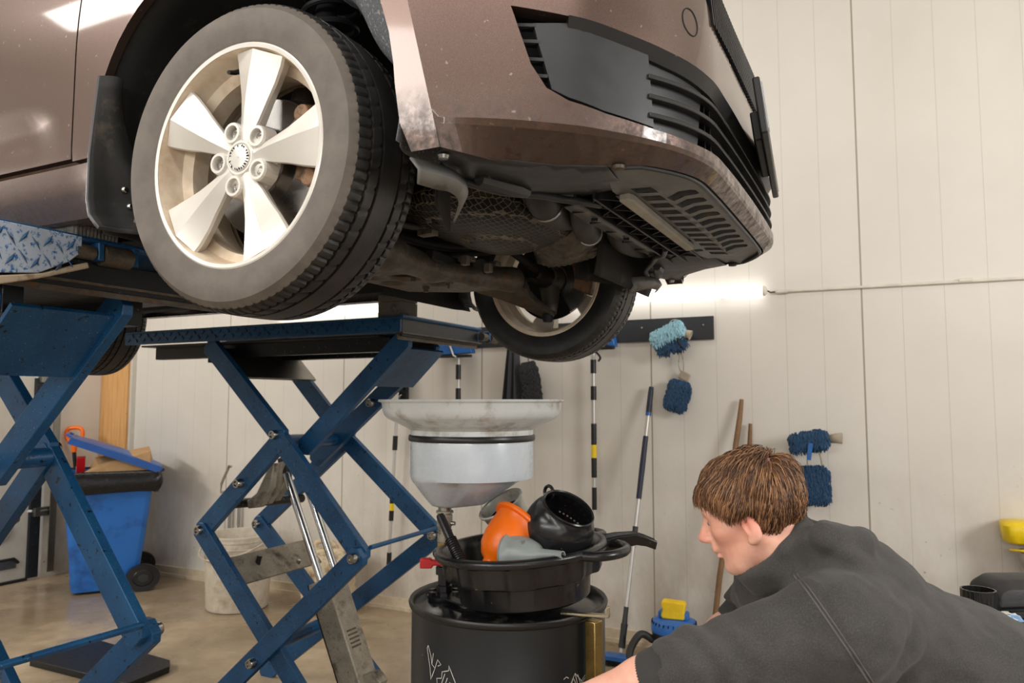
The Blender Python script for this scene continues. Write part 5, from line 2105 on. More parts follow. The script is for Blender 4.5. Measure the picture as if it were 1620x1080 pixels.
# printed line drawings: screw jack, cog and lever outlines
def P(u, z, off=.0012):
    a = -PI / 2 - YAW * 0 + u / DR
    return (DX + (DR - .003 + off) * math.cos(a), DY + (DR - .003 + off) * math.sin(a), z)


AF = math.atan2(-DY, -DX) + PI / 2     # angle of the side turned to the room's middle


def art(lines, nm, w=.0011):
    mb = MB()
    for ln in lines:
        n = len(ln)
        pts = []
        for i in range(n - 1):
            (u0, z0), (u1, z1) = ln[i], ln[i + 1]
            k = max(1, int(math.hypot(u1 - u0, z1 - z0) / .012))
            for j in range(k):
                pts.append((u0 + (u1 - u0) * j / k, z0 + (z1 - z0) * j / k))
        pts.append(ln[-1])
        a_ = []
        for i, (u, z) in enumerate(pts):
            p, q = pts[max(0, i - 1)], pts[min(len(pts) - 1, i + 1)]
            dx, dz = q[0] - p[0], q[1] - p[1]
            L = math.hypot(dx, dz) or 1
            a_.append((u, z, -dz / L * w, dx / L * w))
        vs = []
        for u, z, du, dz in a_:
            vs += [P(AF * DR + u + du, z + dz), P(AF * DR + u - du, z - dz)]
        mb.add(vs, [(2 * i, 2 * i + 1, 2 * i + 3, 2 * i + 2) for i in range(len(a_) - 1)])
    return obj(nm, mb, M['line'], t, smooth=0)


def circ(u, z, r, a0=0, a1=360, n=28):
    return [(u + r * math.cos(math.radians(a0 + (a1 - a0) * i / n)), z + r * math.sin(math.radians(a0 + (a1 - a0) * i / n))) for i in range(n + 1)]


jack = [
    [(-.245, .80), (-.232, .775), (-.228, .755), (-.215, .748), (-.232, .715), (-.236, .745), (-.25, .792), (-.245, .80)],
    [(-.228, .755), (-.222, .785)], [(-.215, .748), (-.205, .772), (-.192, .762), (-.204, .756)],
    [(-.223, .675), (-.223, .70), (-.205, .706), (-.208, .724), (-.19, .728), (-.188, .745), (-.165, .752), (-.165, .765), (-.142, .722), (-.18, .665), (-.202, .64), (-.223, .675)],
]
for k in range(6):
    f = k / 5
    jack.append([(-.214 + .012 * k, .655 - .004 * k + .004), (-.172 + .0085 * k - .006, .742 - .009 * k)])
jack += [[(-.142, .722), (-.10, .60), (-.06, .53)], [(-.202, .64), (-.155, .57), (-.12, .50)], circ(-.135, .62, .014), circ(-.135, .62, .008), [(-.27, .66), (-.262, .64), (-.25, .60), (-.24, .55)], [(-.255, .65), (-.245, .66), (-.235, .62), (-.225, .58), (-.238, .575), (-.248, .62), (-.255, .65)]]
art(jack, 'screw_jack_print')
lev = lambda du, dz, ln: [(u + du, z + dz) for u, z in ln]
lever = [lev(.045, .075, [(.02, .54), (.045, .60)] + circ(.06, .615, .018, 200, 20, 16) + [(.105, .55)]), lev(.045, .075, [(.034, .54), (.053, .598)] + circ(.06, .612, .009, 200, 20, 12) + [(.092, .55)]), lev(.045, .075, [(.02, .54), (.034, .54)])]
art(lever, 'lever_print')
cog = [[(.125, .715), (.15, .68), (.19, .74), (.215, .715), (.235, .665)], [(.165, .695), (.185, .728), (.2, .70), (.17, .64)], [(.152, .732), (.16, .737), (.168, .732)], circ(.235, .62, .06, 60, 260), circ(.235, .62, .052, 60, 260), circ(.24, .70, .028, 60, 260), circ(.24, .70, .022, 60, 260), circ(.245, .62, .03, 80, 280), [(.19, .74), (.215, .66), (.225, .672), (.2, .735)], circ(.21, .56, .02), circ(.18, .52, .03)]
art(cog, 'cog_and_piston_print')
# bung plug with valve
vz = DZ - .018
vx_, vy_ = -1.208, 1.967
T = AT((vx_, vy_, 0))
bf = obj('bung_flange', MB().lathe([(.001, vz), (.046, vz), (.05, vz + .006), (.05, vz + .014), (.04, vz + .018), (.03, vz + .02), (.001, vz + .02)], 40, T), M['seal'], t)
mb = MB()
for k in range(6):
    a = k * PI / 3
    mb.box((0, 0, 0), (.014, .02, .012), T @ Matrix.Rotation(a, 4, 'Z') @ Matrix.Translation((.04, 0, vz + .02)))
obj('bung_lugs', mb, M['seal'], bf)
obj('flat_bracket', MB().prism([(-.012, -.02), (.11, -.014), (.115, .0), (.11, .014), (-.012, .02)], 'Z', 0, .006, Matrix.Translation((vx_ + .03, vy_ - .03, vz + .012)) @ rot('Z', -28)), M['seal'], t, bevel=.002)

# the funnel column: a thing that stands in the drum's bung
t = empty('oil_drain_funnel', 'grey enamel waste oil funnel with a wide dish on a pole above the drum', 'funnel', (vx_, vy_, vz + .02))
T = AT((vx_, vy_, 0))
z0 = vz + .021
obj('valve_body', MB().lathe([(.001, z0), (.024, z0), (.024, z0 + .02), (.019, z0 + .022), (.019, z0 + .05), (.026, z0 + .052), (.026, z0 + .075), (.017, z0 + .078), (.001, z0 + .078)], 8, T), M['seal'], t, smooth=0)
obj('valve_lever', MB().prism([(-.055, -.012), (-.02, -.012), (-.016, -.004), (.02, -.004), (.02, .012), (-.02, .012), (-.025, .018), (-.055, .016)], 'Y', -.01, .01, Matrix.Translation((vx_ - .006, vy_ - .022, z0 + .085)) @ rot('Z', 27)), M['red'], t, bevel=.003)
mb = MB().lathe([(.001, z0 + .078), (.020, z0 + .078), (.020, 1.14), (.001, 1.14)], 28, T)
obj('pole', mb, M['track'], t)
for za, zb, r, n in ((1.0, 1.035, .0235, 6), (1.035, 1.06, .0215, 24), (1.065, 1.07, .0225, 24), (1.08, 1.115, .0232, 28), (1.118, 1.126, .026, 28)):
    obj('coupling_ring', MB().lathe([(.019, za), (r, za + .001), (r, zb - .001), (.019, zb)], n, T), M['grime'] if n != 6 else M['brass'], t, smooth=30)
obj('set_screw', MB().tube([(vx_, vy_, 1.09), (vx_ + .035, vy_ - .0, 1.09)], .006, 10), M['steel'], t)
# bowl: cylinder with a skewed cone leading to the off-centre outlet
FC = Vector((-1.136, 2.003, 0))
FO = Vector((vx_, vy_, 0))


def ringc(c, r, z, n=72, tilt=0):
    return [(c.x + r * math.cos(2 * PI * i / n), c.y + r * math.sin(2 * PI * i / n), z) for i in range(n)]


dv = (FC - FO).normalized()


def skew(f, n=72):
    """ring between the sloped lower edge of the cylinder (f=0) and the outlet (f=1)"""
    out = []
    for i in range(n):
        a = 2 * PI * i / n
        e = Vector((math.cos(a), math.sin(a), 0))
        k = .5 + .5 * e.dot(dv)
        A = FC + e * .178
        za = 1.215 + .027 * k
        c = FO.lerp(FC, .28)
        Bp = c + Vector((e.x * .062, e.y * .062, 0)) + dv * max(0, e.dot(dv)) * .035
        zb = 1.142 + .004 * k
        g = f
        p = A.lerp(Bp, g)
        out.append((p.x, p.y, za + (zb - za) * (g ** (1.1 if k < .5 else .8)) + .010 * math.sin(PI * g) * (k - .5)))
    return out


mb = MB()
rings = [ringc(FC, .182, 1.340), ringc(FC, .184, 1.33), ringc(FC, .1845, 1.235), ringc(FC, .183, 1.225), skew(0), skew(.25), skew(.5), skew(.75), skew(.92), skew(1)]
c = FO.lerp(FC, .2)
rings += [ringc(c, .045, 1.139), ringc(FO, .02, 1.138)]
mb.loft(rings, cap=True)
obj('bowl', mb, M['enamel'], t, smooth=45)
TF = AT((FC.x, FC.y, 0))
obj('seal_ring', MB().lathe([(.180, 1.334), (.188, 1.334), (.190, 1.338), (.190, 1.348), (.187, 1.352), (.18, 1.352)], 72, TF), M['seal'], t)
mb = MB().lathe([(.178, 1.352), (.184, 1.352), (.184, 1.366), (.19, 1.370), (.252, 1.400), (.262, 1.410), (.267, 1.424), (.270, 1.445), (.272, 1.448), (.279, 1.449), (.281, 1.452), (.279, 1.456), (.268, 1.456), (.266, 1.45), (.263, 1.428), (.257, 1.416), (.248, 1.406), (.188, 1.374), (.178, 1.364), (.05, 1.352), (.001, 1.35)], 96, TF)
obj('dish', mb, M['enamelrim'], t, smooth=35)
obj('strainer', MB().lathe([(.001, 1.357), (.06, 1.357), (.064, 1.36), (.064, 1.372), (.06, 1.372), (.058, 1.362), (.001, 1.36)], 40, TF), M['grime'], t)

# ------------------------------------------------------------------ black drain pan on the drum, holding jugs and funnels
PC = Vector((-.948, 1.982, DZ + .001))
TP = Matrix.Translation(PC) @ Matrix.Rotation(YAW, 4, 'Z') @ rot('Y', -4.5) @ Matrix.Translation((0, 0, .013))
t = empty('drain_pan', 'black plastic drain pan with spout and handles standing on the drum', 'pan', PC)


def lob(r, d, z, n=120, lobes=9, ph=.3):
    out = []
    for i in range(n):
        a = 2 * PI * i / n
        k = 1 / (1 + math.exp(-9 * math.sin(lobes * a + ph)))
        rr = r - d * k
        out.append((rr * math.cos(a), rr * math.sin(a), z))
    return out


mb = MB()
rings = [lob(.10, 0, .004), lob(.172, 0, .0), lob(.184, 0, .008), lob(.190, 0, .062), lob(.197, .004, .066), lob(.218, .012, .070), lob(.224, .014, .082), lob(.228, .012, .122), lob(.232, .0, .128), lob(.243, 0, .130), lob(.247, 0, .136), lob(.247, 0, .144), lob(.241, 0, .150), lob(.230, 0, .151), lob(.222, 0, .146), lob(.216, .010, .12), lob(.205, .008, .074), lob(.182, 0, .06), lob(.176, 0, .014), lob(.10, 0, .010)]
mb.loft(rings, M=TP)
obj('pan_body', mb, M['tub'], t, smooth=45)
# pouring spout
mb = MB()
sec_ = lambda x, w, z, h: [(x, -w, z), (x, -w * .7, z - h), (x, w * .7, z - h), (x, w, z), (x, w * .75, z + .004), (x, w * .55, z - h * .6), (x, -w * .55, z - h * .6), (x, -w * .75, z + .004)]
mb.loft([sec_(.225, .050, .146, .04), sec_(.275, .036, .152, .036), (sec_(.325, .027, .152, .03)), [(p[0], p[1], p[2] - .004) for p in sec_(.352, .024, .146, .026)], [(p[0] + .006 * (p[2] > .13), p[1], p[2] - .016) for p in sec_(.378, .021, .142, .022)]], M=TP)
obj('spout', mb, M['tub'], t, smooth=50, bevel=.002)


def handle(a, R=.245, span=.34, out=.065):
    pts = []
    for i in range(13):
        f = i / 12
        b = a - span / 2 + span * f * 1.0
        k = math.sin(PI * f) ** .55
        pts.append(((R - .012 + out * k) * math.cos(a + (b - a) * 1.25), (R - .012 + out * k) * math.sin(a + (b - a) * 1.25), .137 - .004 * k))
    return obj('handle', MB().tube(pts, [.013] * 13, 12, M=TP), M['tub'], t)


handle(math.radians(-27), span=.62, out=.075)
handle(math.radians(38), span=.5, out=.06)
handle(math.radians(160), span=.5, out=.02)

# silver measuring jug
def axis_frame(base, top, xdir=None):
    base, top = Vector(base), Vector(top)
    return AT(base, top - base, xdir)


t = empty('oil_jug', 'dirty silver metal oil jug lying mouth up at the back of the drain pan', 'jug', (-.97, 2.03, .94))
T = axis_frame((-.965, 2.10, .972), (-1.040, 2.005, 1.150))
prof = [(.001, .0), (.05, .0), (.056, .004), (.058, .01), (.062, .17), (.066, .205), (.073, .212), (.074, .217), (.071, .22), (.064, .217), (.058, .19), (.052, .01), (.001, .008)]
obj('body', MB().lathe(prof, 56, T), M['tin'], t, smooth=45)
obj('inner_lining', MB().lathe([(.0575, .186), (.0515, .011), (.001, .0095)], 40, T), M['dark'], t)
hd = catmull([(.056, .0, .185), (.085, -.0, .175), (.095, .0, .13), (.09, .0, .07), (.062, .0, .03)], 6)
obj('handle', MB().tube([T @ (Matrix.Rotation(math.radians(-38), 4, 'Z') @ Vector(p)) for p in hd], .010, 10), M['tin'], t)
obj('side_spout', MB().tube([T @ (Matrix.Rotation(math.radians(-75), 4, 'Z') @ Vector(p)) for p in ((.055, 0, .04), (.075, 0, .10), (.08, 0, .18))], [.02, .017, .014], 16), M['tin'], t)

# black round jug
t = empty('round_jug', 'glossy black round plastic jug with a wide tilted mouth, on the right of the pan', 'jug', (-.83, 1.965, 1.02))
ax = Vector((.52, -.22, .83)).normalized()
c = Vector((-.836, 1.962, 1.104))
T = AT(c, ax)
prof = []
for i in range(20):
    a = -PI / 2 + (PI / 2 + .70) * i / 19
    prof.append((max(.001, .098 * math.cos(a)), .092 * math.sin(a)))
re, ze = prof[-1]
prof += [(re - .001, ze + .006), (re + .001, ze + .010), (re - .002, ze + .013), (re - .006, ze + .010), (re - .006, ze)]
for i in range(19, -1, -1):
    a = -PI / 2 + (PI / 2 + .66) * i / 19
    prof.append((max(.001, .092 * math.cos(a)), .086 * math.sin(a)))
obj('body', MB().lathe(prof, 64, T), M['jug'], t, smooth=50)
obj('hanging_eye', MB().tube([T @ (Matrix.Rotation(math.radians(150), 4, 'Z') @ Vector((.088 + .018 * math.cos(b), 0, .05 + .018 * math.sin(b)))) for b in [2 * PI * i / 20 for i in range(20)]], .005, 8, closed=True), M['jug'], t)
mb = MB()
for i in range(6):
    mb.box((.03 - .012 * i, .083 - abs(i - 2.5) * .0015, -.005), (.005, .002, .003), T)
obj('volume_marks', mb, M['line'], t, smooth=0)

# orange funnel
t = empty('plastic_funnel', 'orange plastic funnel standing tilted in the drain pan', 'funnel', (-.97, 1.9, .95), 'plastic funnels in the drain pan')
T = axis_frame((-.992, 1.868, 1.012), (-.992 + .034, 1.868 + .058, 1.012 + .056))
prof = [(.018, -.035), (.022, -.032), (.024, -.012), (.026, -.006), (.044, .002), (.062, .022), (.073, .050), (.079, .085), (.081, .112), (.084, .115), (.084, .121), (.077, .122), (.073, .085), (.06, .04), (.022, .004), (.016, -.034)]
obj('cone', MB().lathe([(r * 1.05, z * 1.1) for r, z in prof], 56, T), M['orange'], t, smooth=50)
obj('rim_fin', MB().lathe([(.082, .122), (.097, .124), (.099, .130), (.096, .137), (.084, .138)], 56, T), M['orange'], t, smooth=30)

# grey funnel
t = empty('plastic_funnel', 'grey plastic funnel lying on its side with its spout to the right', 'funnel', (-.87, 1.8, 1.0), 'plastic funnels in the drain pan')
T = axis_frame((-.934, 1.872, 1.036), (-.79, 1.832, 1.056))
prof = [(.001, .012), (.066, .0), (.070, .0), (.071, .008), (.064, .012), (.058, .03), (.052, .055), (.036, .085), (.024, .098), (.018, .108), (.0115, .175), (.009, .175), (.009, .171), (.013, .108), (.001, .08)]
obj('cone', MB().lathe([(r * .88, z) for r, z in prof], 52, T), M['greypoly'], t, smooth=45)

# flexible filler hose
t = empty('filler_hose', 'black ribbed flexible filler hose sticking up at the left of the pan', 'hose', (-1.04, 1.80, .98))
A, B = Vector((-1.147, 1.842, 1.132)), Vector((-1.03, 1.795, .985))
obj('tip', MB().tube([A, A.lerp(B, .05), A.lerp(B, .42)], [.011, .0125, .0125], 16), M['seal'], t)
pts, rs = [], []
for i in range(61):
    f = .40 + .50 * i / 60
    pts.append(A.lerp(B, f))
    rs.append(.0165 if i % 4 < 2 else .0135)
obj('ribbed_section', MB().tube(pts, rs, 18), M['seal'], t, smooth=20)
obj('hose_end', MB().tube([A.lerp(B, .89), A.lerp(B, 1.02)], .0145, 16), M['seal'], t)

# brass coloured hook bracket on the drum's rim
bd = Vector((-.715, 1.932, 0))
rd = (bd - Vector((DX, DY, 0))).normalized()
t = empty('hook_bracket', 'yellow zinc square-tube bracket with a flat hook clipped on the drum rim', 'bracket', bd)
T = Matrix.Translation((bd.x - rd.x * .0, bd.y - rd.y * .0, 0)) @ Matrix.Rotation(math.atan2(rd.y, rd.x), 4, 'Z')
x0 = (bd - Vector((DX, DY, 0))).length
off = DR + .009 - x0
obj('square_tube', MB().box((off + .020, 0, .775), (.034, .034, .20), T), M['brass'], t, bevel=.003)
obj('foot_block', MB().box((off + .020, .0, .668), (.05, .05, .03), T), M['brass'], t, bevel=.003)
TH = T @ Matrix.Rotation(math.radians(28), 4, 'Z')
mb = MB().box((off + .0, 0, .8895), (.13, .022, .006), TH).box((off + .062, 0, .901), (.006, .022, .028), TH)
obj('flat_hook', mb, M['brasspale'], t, bevel=.001)
# ------------------------------------------------------------------ the mechanic (local frame: x to the photo's right, y away from the camera, z up; he faces -x)
TPm = Matrix.Rotation(YAW, 4, 'Z')
A_ = np.array


def nrm(v):
    v = A_(v, float)
    return v / np.linalg.norm(v)


# head frame: columns = forward, left, up
HO = A_((.465, 1.495, 1.236))
HS = .94
yaw_, pit_ = math.radians(27), math.radians(18)
fwd = A_((-math.cos(yaw_) * math.cos(pit_), math.sin(yaw_) * math.cos(pit_), -math.sin(pit_)))
lef = nrm(np.cross((0, 0, 1), fwd))
upv = np.cross(fwd, lef)
HR = np.stack([fwd, lef, upv], 1)      # head -> local


def H2L(p):
    return HO + HR @ A_(p, float) * HS


def bend(P):
    """local -> head coordinates"""
    return (P - HO) @ HR / HS


def f_head(P):
    q = bend(P)
    x, y, z = q[..., 0], q[..., 1], q[..., 2]
    ay = np.abs(y)
    qs = np.stack([x, ay, z], -1)
    d = sd_ell(q, (-.012, 0, .033), (.093, .074, .080))
    d = smin(d, sd_ell(q, (.038, 0, .02), (.053, .062, .062)), .03)          # forehead
    d = smin(d, sd_ell(q, (.032, 0, -.045), (.056, .052, .062)), .035)        # face
    d = smin(d, sd_cone(qs, (-.005, .055, -.045), (.045, .028, -.092), .014, .014), .03)   # jaw line
    d = smin(d, sd_ell(q, (.068, 0, -.096), (.020, .022, .017)), .022)        # chin
    d = smin(d, sd_ell(qs, (.052, .040, -.018), (.026, .022, .020)), .02)     # cheek bone
    d = smin(d, sd_cone(qs, (.086, .012, .026), (.072, .046, .024), .008, .008), .018)    # brow
    d = smax(d, -sd_ell(qs, (.098, .031, .004), (.017, .018, .012)), .012)    # eye socket
    d = smin(d, sd_ell(qs, (.071, .031, .004), (.0142, .0145, .0130)), .003)    # eye ball with lids
    n = sd_cone(q, (.090, 0, .012), (.114, 0, -.026), .0075, .0105)
    n = smin(n, sd_ell(qs, (.103, .0095, -.031), (.0105, .0075, .0075)), .008)
    d = smin(d, n, .012)                                                      # nose
    d = smin(d, sd_ell(q, (.089, 0, -.051), (.013, .022, .010)), .012)        # upper lip base
    d = smin(d, sd_ell(q, (.0945, 0, -.0565), (.0062, .0195, .0055)), .004)      # upper lip
    d = smin(d, sd_ell(q, (.0895, 0, -.0685), (.0066, .0180, .0060)), .005)      # lower lip
    d = smax(d, -sd_ell(q, (.106, 0, -.0630), (.012, .021, .0017)), .003)       # mouth line
    d = smax(d, -sd_ell(q, (.096, 0, -.081), (.006, .02, .005)), .008)         # chin furrow
    # ears
    e = sd_ell(qs, (-.006, .079, -.021), (.0160, .0085, .0315), np.array([[math.cos(.25), 0, math.sin(.25)], [0, 1, 0], [-math.sin(.25), 0, math.cos(.25)]]))
    e = smax(e, -sd_ell(qs, (.001, .090, -.015), (.0105, .0095, .019)), .003)
    e = smin(e, sd_cone(qs, (-.006, .083, -.009), (-.008, .083, -.029), .0035, .0035), .003)
    e = smin(e, sd_ell(qs, (.001, .077, -.047), (.009, .006, .009)), .008)
    d = smin(d, e, .008)
    return d * HS


NB = H2L((-.035, 0, -.075))           # neck top
NK = A_((.575, 1.50, 1.10))           # neck root between the shoulders
SN, EN, WN = A_((.560, 1.335, 1.055)), A_((.315, 1.335, 1.000)), A_((.075, 1.425, .885))
SF, EF, WF = A_((.585, 1.685, 1.055)), A_((.580, 1.870, .955)), A_((.385, 1.870, .790))
SP1, SP2, HP = A_((.665, 1.51, 1.050)), A_((.90, 1.52, .905)), A_((1.10, 1.53, .715))


def hand(P, W, d, palm_n, thumb_s, curl):
    """W wrist point, d hand direction, palm_n palm normal, curl in radians"""
    d = nrm(d)
    n = nrm(A_(palm_n) - d * np.dot(palm_n, d))
    s = np.cross(d, n) * thumb_s
    pal = sd_ell(P, W + d * .050, (.052, .041, .0165), np.stack([d, s, n], 1))
    D = smin(sd_cone(P, W - d * .01, W + d * .03, .026, .024), pal, .02)
    for k, (o, L, r) in enumerate(((.030, .070, .0088), (.010, .078, .0090), (-.011, .073, .0086), (-.030, .058, .0076))):
        p = W + d * (.088 - .004 * abs(k - 1)) + s * o
        v = d + s * o * 1.6
        for j, f in enumerate((.46, .32, .22)):
            a = curl * (.55 + .5 * j) * (1 + .08 * k)
            dr = nrm(v) * math.cos(a) + n * math.sin(a)
            q = p + dr * L * f
            D = smin(D, sd_cone(P, p, q, r * (1 - .08 * j), r * (1 - .08 * (j + 1))), .004)
            p = q
    p0 = W + d * .022 + s * .030
    p1 = p0 + nrm(d * .7 + s * .75 + n * .35) * .042
    p2 = p1 + nrm(d * .95 + s * .25 + n * .4) * .032
    p3 = p2 + nrm(d * .9 + s * .0 + n * .5) * .024
    D = smin(D, sd_cone(P, p0, p1, .0155, .0115), .012)
    D = smin(D, sd_cone(P, p1, p2, .0112, .0100), .004)
    D = smin(D, sd_cone(P, p2, p3, .0100, .0082), .003)
    return D


def f_body(P):
    d = f_head(P)
    d = smin(d, sd_cone(P, NB, NK, .056, .062), .03)
    # adam's apple / throat
    d = smin(d, sd_cone(P, H2L((.03, 0, -.088)), A_((.555, 1.5, 1.075)), .030, .04), .025)
    d = smin(d, sd_cone(P, NK, SP1, .070, .085), .06)
    d = smin(d, sd_cone(P, SP1, SP2, .085, .085), .06)
    for S_, E_, W_ in ((SN, EN, WN), (SF, EF, WF)):
        d = smin(d, sd_cone(P, SP1 + (S_ - SP1) * .3, S_, .07, .055), .05)
        d = smin(d, sd_cone(P, S_, E_, .052, .040), .03)
        m = E_ + (W_ - E_) * .35
        d = smin(d, sd_cone(P, E_, m, .039, .0425), .02)
        d = smin(d, sd_cone(P, m, W_, .0425, .027), .02)
    d = smin(d, hand(P, WN, (-.75, .25, -.6), (-.25, .1, -.95), -1, .55), .012)
    d = smin(d, hand(P, WF, (-.85, -.1, -.5), (.0, -.6, -.75), 1, .5), .012)
    return d


def skin_mat():
    m = NT('skin')
    base = m.ramp(m.noise(30, 5, .6), [(.3, srgb(222, 160, 138)), (.7, srgb(238, 186, 164))])
    geo = m.n('NewGeometry')

    def spot(pt, r, col, c, k=1.0):
        w_ = TPm @ Vector(pt)
        vm = m.n('VectorMath', operation='DISTANCE')
        m.l(geo.outputs['Position'], vm.inputs[0])
        vm.inputs[1].default_value = w_
        f = m.ramp(vm.outputs['Value'], [(0, k), (min(1, r), 0.0)])
        return m.mix(f, c, col)
    c = base
    for s in (1, -1):
        c = spot(H2L((.06, .04 * s, -.03)), .045, srgb(216, 124, 104), c, .55)
        c = spot(H2L((-.005, .082 * s, -.005)), .04, srgb(214, 112, 96), c, .75)
    c = spot(H2L((.113, 0, -.026)), .022, srgb(216, 118, 98), c, .6)
    c = spot(H2L((.103, 0, -.063)), .022, srgb(186, 104, 94), c, .7)
    for s in (1, -1):
        c = spot(H2L((.088, .031 * s, .004)), .016, srgb(190, 128, 110), c, .5)
    m.set(Base_Color=c, Roughness=.5, Subsurface_Weight=.12, Subsurface_Scale=.01)
    m.b.inputs['Subsurface Radius'].default_value = (1, .35, .2)
    m.bump(m.noise(260, 3), .08, .001)
    return m.mat


def hair_mat():
    m = NT('brown_hair')
    c = m.ramp(m.noise(55, 3), [(.3, srgb(62, 38, 22)), (.55, srgb(98, 64, 38)), (.8, srgb(146, 104, 66))])
    m.set(Base_Color=c, Roughness=.42, Sheen_Weight=.15)
    m.b.inputs['Anisotropic'].default_value = .4
    return m.mat


def hoodie_mat():
    m = NT('charcoal_fleece')
    c = m.ramp(m.noise(9, 6, .7), [(.3, srgb(51, 50, 50)), (.7, srgb(67, 65, 64))])
    f = m.ramp(m.noise(420, 2, .6), [(.45, 0.0), (.75, .55)])
    c = m.mix(f, c, srgb(86, 84, 81))
    m.set(Base_Color=c, Roughness=.95, Sheen_Weight=.08, Sheen_Roughness=.5)
    m.bump(m.noise(330, 4, .7), .35, .002)
    return m.mat


M['skin'] = skin_mat()
M['hair'] = hair_mat()
M['hoodie'] = hoodie_mat()
M['seam'] = simple('seam_thread', srgb(92, 90, 88), .9)
M['rib'] = simple('ribbed_cuff', srgb(54, 53, 53), .95, bump=.2, sheen=.08)
M['trousers'] = simple('dark_work_trousers', srgb(38, 40, 46), .9, bump=.2)
M['shoe'] = simple('black_shoe', srgb(26, 25, 25), .5)
M['eye'] = simple('eye_white', srgb(226, 218, 210), .15, var=.02)
M['iris'] = simple('iris', srgb(84, 104, 118), .15)
M['brow'] = simple('eyebrow_hair', srgb(92, 60, 38), .7)

person = empty('person', 'man in a charcoal hoodie bending forward and reaching towards the drum', 'person', TPm @ Vector((1.12, 1.53, 0)))
sdobj('body', f_body, (-.08, 1.22, .72), (1.0, 2.02, 1.36), .0035, M['skin'], person, T=TPm)

# eyes and brows
for s in (1, -1):
    e = obj('eye', MB().ball(H2L((.0715, .031 * s, .003)), .0128, 20, 14, TPm), M['eye'], person)
    g = H2L((.0715, .031 * s, .003)) + HR @ nrm((.95, .10 * s, -.15)) * .0096
    obj('iris', MB().ball(g, .0052, 16, 10, TPm), M['iris'], e)
    mb = MB()
    for k in range(60):
        f = k / 59
        p = A_((.0905 - .022 * f ** 2, (.012 + .038 * f) * s, .0235 + .006 * math.sin(PI * f) + RNG.uniform(-.003, .003)))
        v = A_((-.002, .009 * s, .002 * (1 - 2 * f)))
        a, b = H2L(p + (.003, 0, 0)), H2L(p + v + (.0015, 0, 0))
        mb.tube([a, b], [.0007, .0003], 4, M=TPm)
    obj('eyebrow', mb, M['brow'], person)

# hair: combed strands over a close cap
def scalp(u, v):
    """direction on the skull (head coordinates) -> point and normal on the scalp"""
    return None


CW = A_((-.062, .012, .108))     # whorl at the crown
EC, ER = A_((-.008, 0, .030)), A_((.101, .083, .086))


def on_scalp(dv_, lift=0.0):
    d = nrm(dv_)
    t_ = 1 / np.linalg.norm(d / (ER + lift))
    return EC + d * t_


def hairline(q):
    """signed: >0 where hair grows (head coordinates)"""
    x, y, z = q
    ay = abs(y)
    if x > .045:
        return z - (.058 + .10 * (x - .045))
    if x > -.004:
        return z - (-.002 + (x + .004) * 1.05)
    return z + .042 + .12 * (-.004 - x)


def f_cap(P):
    q = bend(P)
    d = sd_ell(q, EC, ER - .004)
    x, z, ay = q[..., 0], q[..., 2], np.abs(q[..., 1])
    line = np.where(x > .045, .060 + .05 * (x - .045), np.where(x > -.004, .002 + (x + .004) * 1.0, -.042))
    d = smax(d, line - z, .012)
    d = smax(d, .006 + 0 * z - (sd_ell(q, (-.012, 0, .035), (.095, .074, .085)) + .012), .002)
    # keep the ears free
    qs = np.stack([x, ay, z], -1)
    d = smax(d, -sd_ell(qs, (.0, .085, -.028), (.022, .03, .034)), .006)
    return d * HS


def hair_floor(q):
    x = q[0]
    return float(np.interp(x, [-.12, -.06, -.012, -.010, .012, .030, .060, .080, .12], [-.060, -.056, -.046, .004, -.014, -.006, .024, .038, .042]))


cap = sdobj('hair', f_cap, (.30, 1.36, 1.12), (.64, 1.64, 1.38), .004, M['hair'], person, T=TPm)
rg = np.random.default_rng(3)
tries = 0
groups_ = [MB(), MB(), MB()]
made = 0
while made < 11000 and tries < 90000:
    tries += 1
    d0 = nrm(rg.normal(size=3) * A_((1, 1, 1)))
    p = on_scalp(d0)
    if hairline(p) < .002 or p[2] < -.056:
        continue
    if abs(p[1]) > .06 and -.026 < p[0] < .018 and p[2] < .022:
        continue
    made += 1
    # combing direction: away from the whorl, swept forward on top and down at the sides
    away = p - CW
    if away[0] > -.01:
        away = away + A_((.03, .02 * np.sign(p[1]), 0))
    nrmv = nrm((p - EC) / ER ** 2)
    side = abs(nrmv[1])
    tdir = nrm(away) + A_((.15 * (p[0] > -.02), 0, -.55 * side - .25 * max(0, -nrmv[0])))
    clump = rg.normal(size=3) * .10
    ph = math.sin(p[1] * 160 + p[0] * 90) * .16 + math.sin(p[1] * 61 - p[2] * 120) * .12
    tdir = tdir + A_((0, ph, 0)) + clump
    L = .040 + .018 * rg.random() + (.012 if p[0] > .02 else 0)
    if p[2] < .03 and p[0] < 0:
        L *= .62
    if np.linalg.norm(p - CW) < .03:
        L *= .8
    n_ = 6
    pts = []
    q = p.copy()
    lift0 = .001 + .009 * rg.random() + .004 * math.sin(p[1] * 90 + p[0] * 70)
    if np.linalg.norm(p - CW) < .035:
        lift0 += .008 * rg.random()
    cut = rg.uniform(-.010, .008)
    for k in range(n_):
        f = k / (n_ - 1)
        if k and q[2] < hair_floor(q) + cut:
            break
        lf = .002 + (lift0 + .005) * math.sin(PI * min(1, f * .75 + .05)) - .003 * f
        pts.append(on_scalp(q - EC, lf))
        nn = nrm((q - EC) / ER ** 2)
        t = tdir - nn * np.dot(tdir, nn)
        t = nrm(t)
        q = q + t * L / (n_ - 1)
        tdir = tdir + A_((0, 0, -.10))
    if len(pts) < 3:
        continue
    r0 = .00045 + .0005 * rg.random()
    rs_ = list(np.interp(np.linspace(0, 1, len(pts)), [0, .3, .8, 1], [.8 * r0, r0, .75 * r0, .15 * r0]))
    groups_[made % 3].tube([H2L(a) for a in pts], rs_, 4, cap=False, M=TPm)
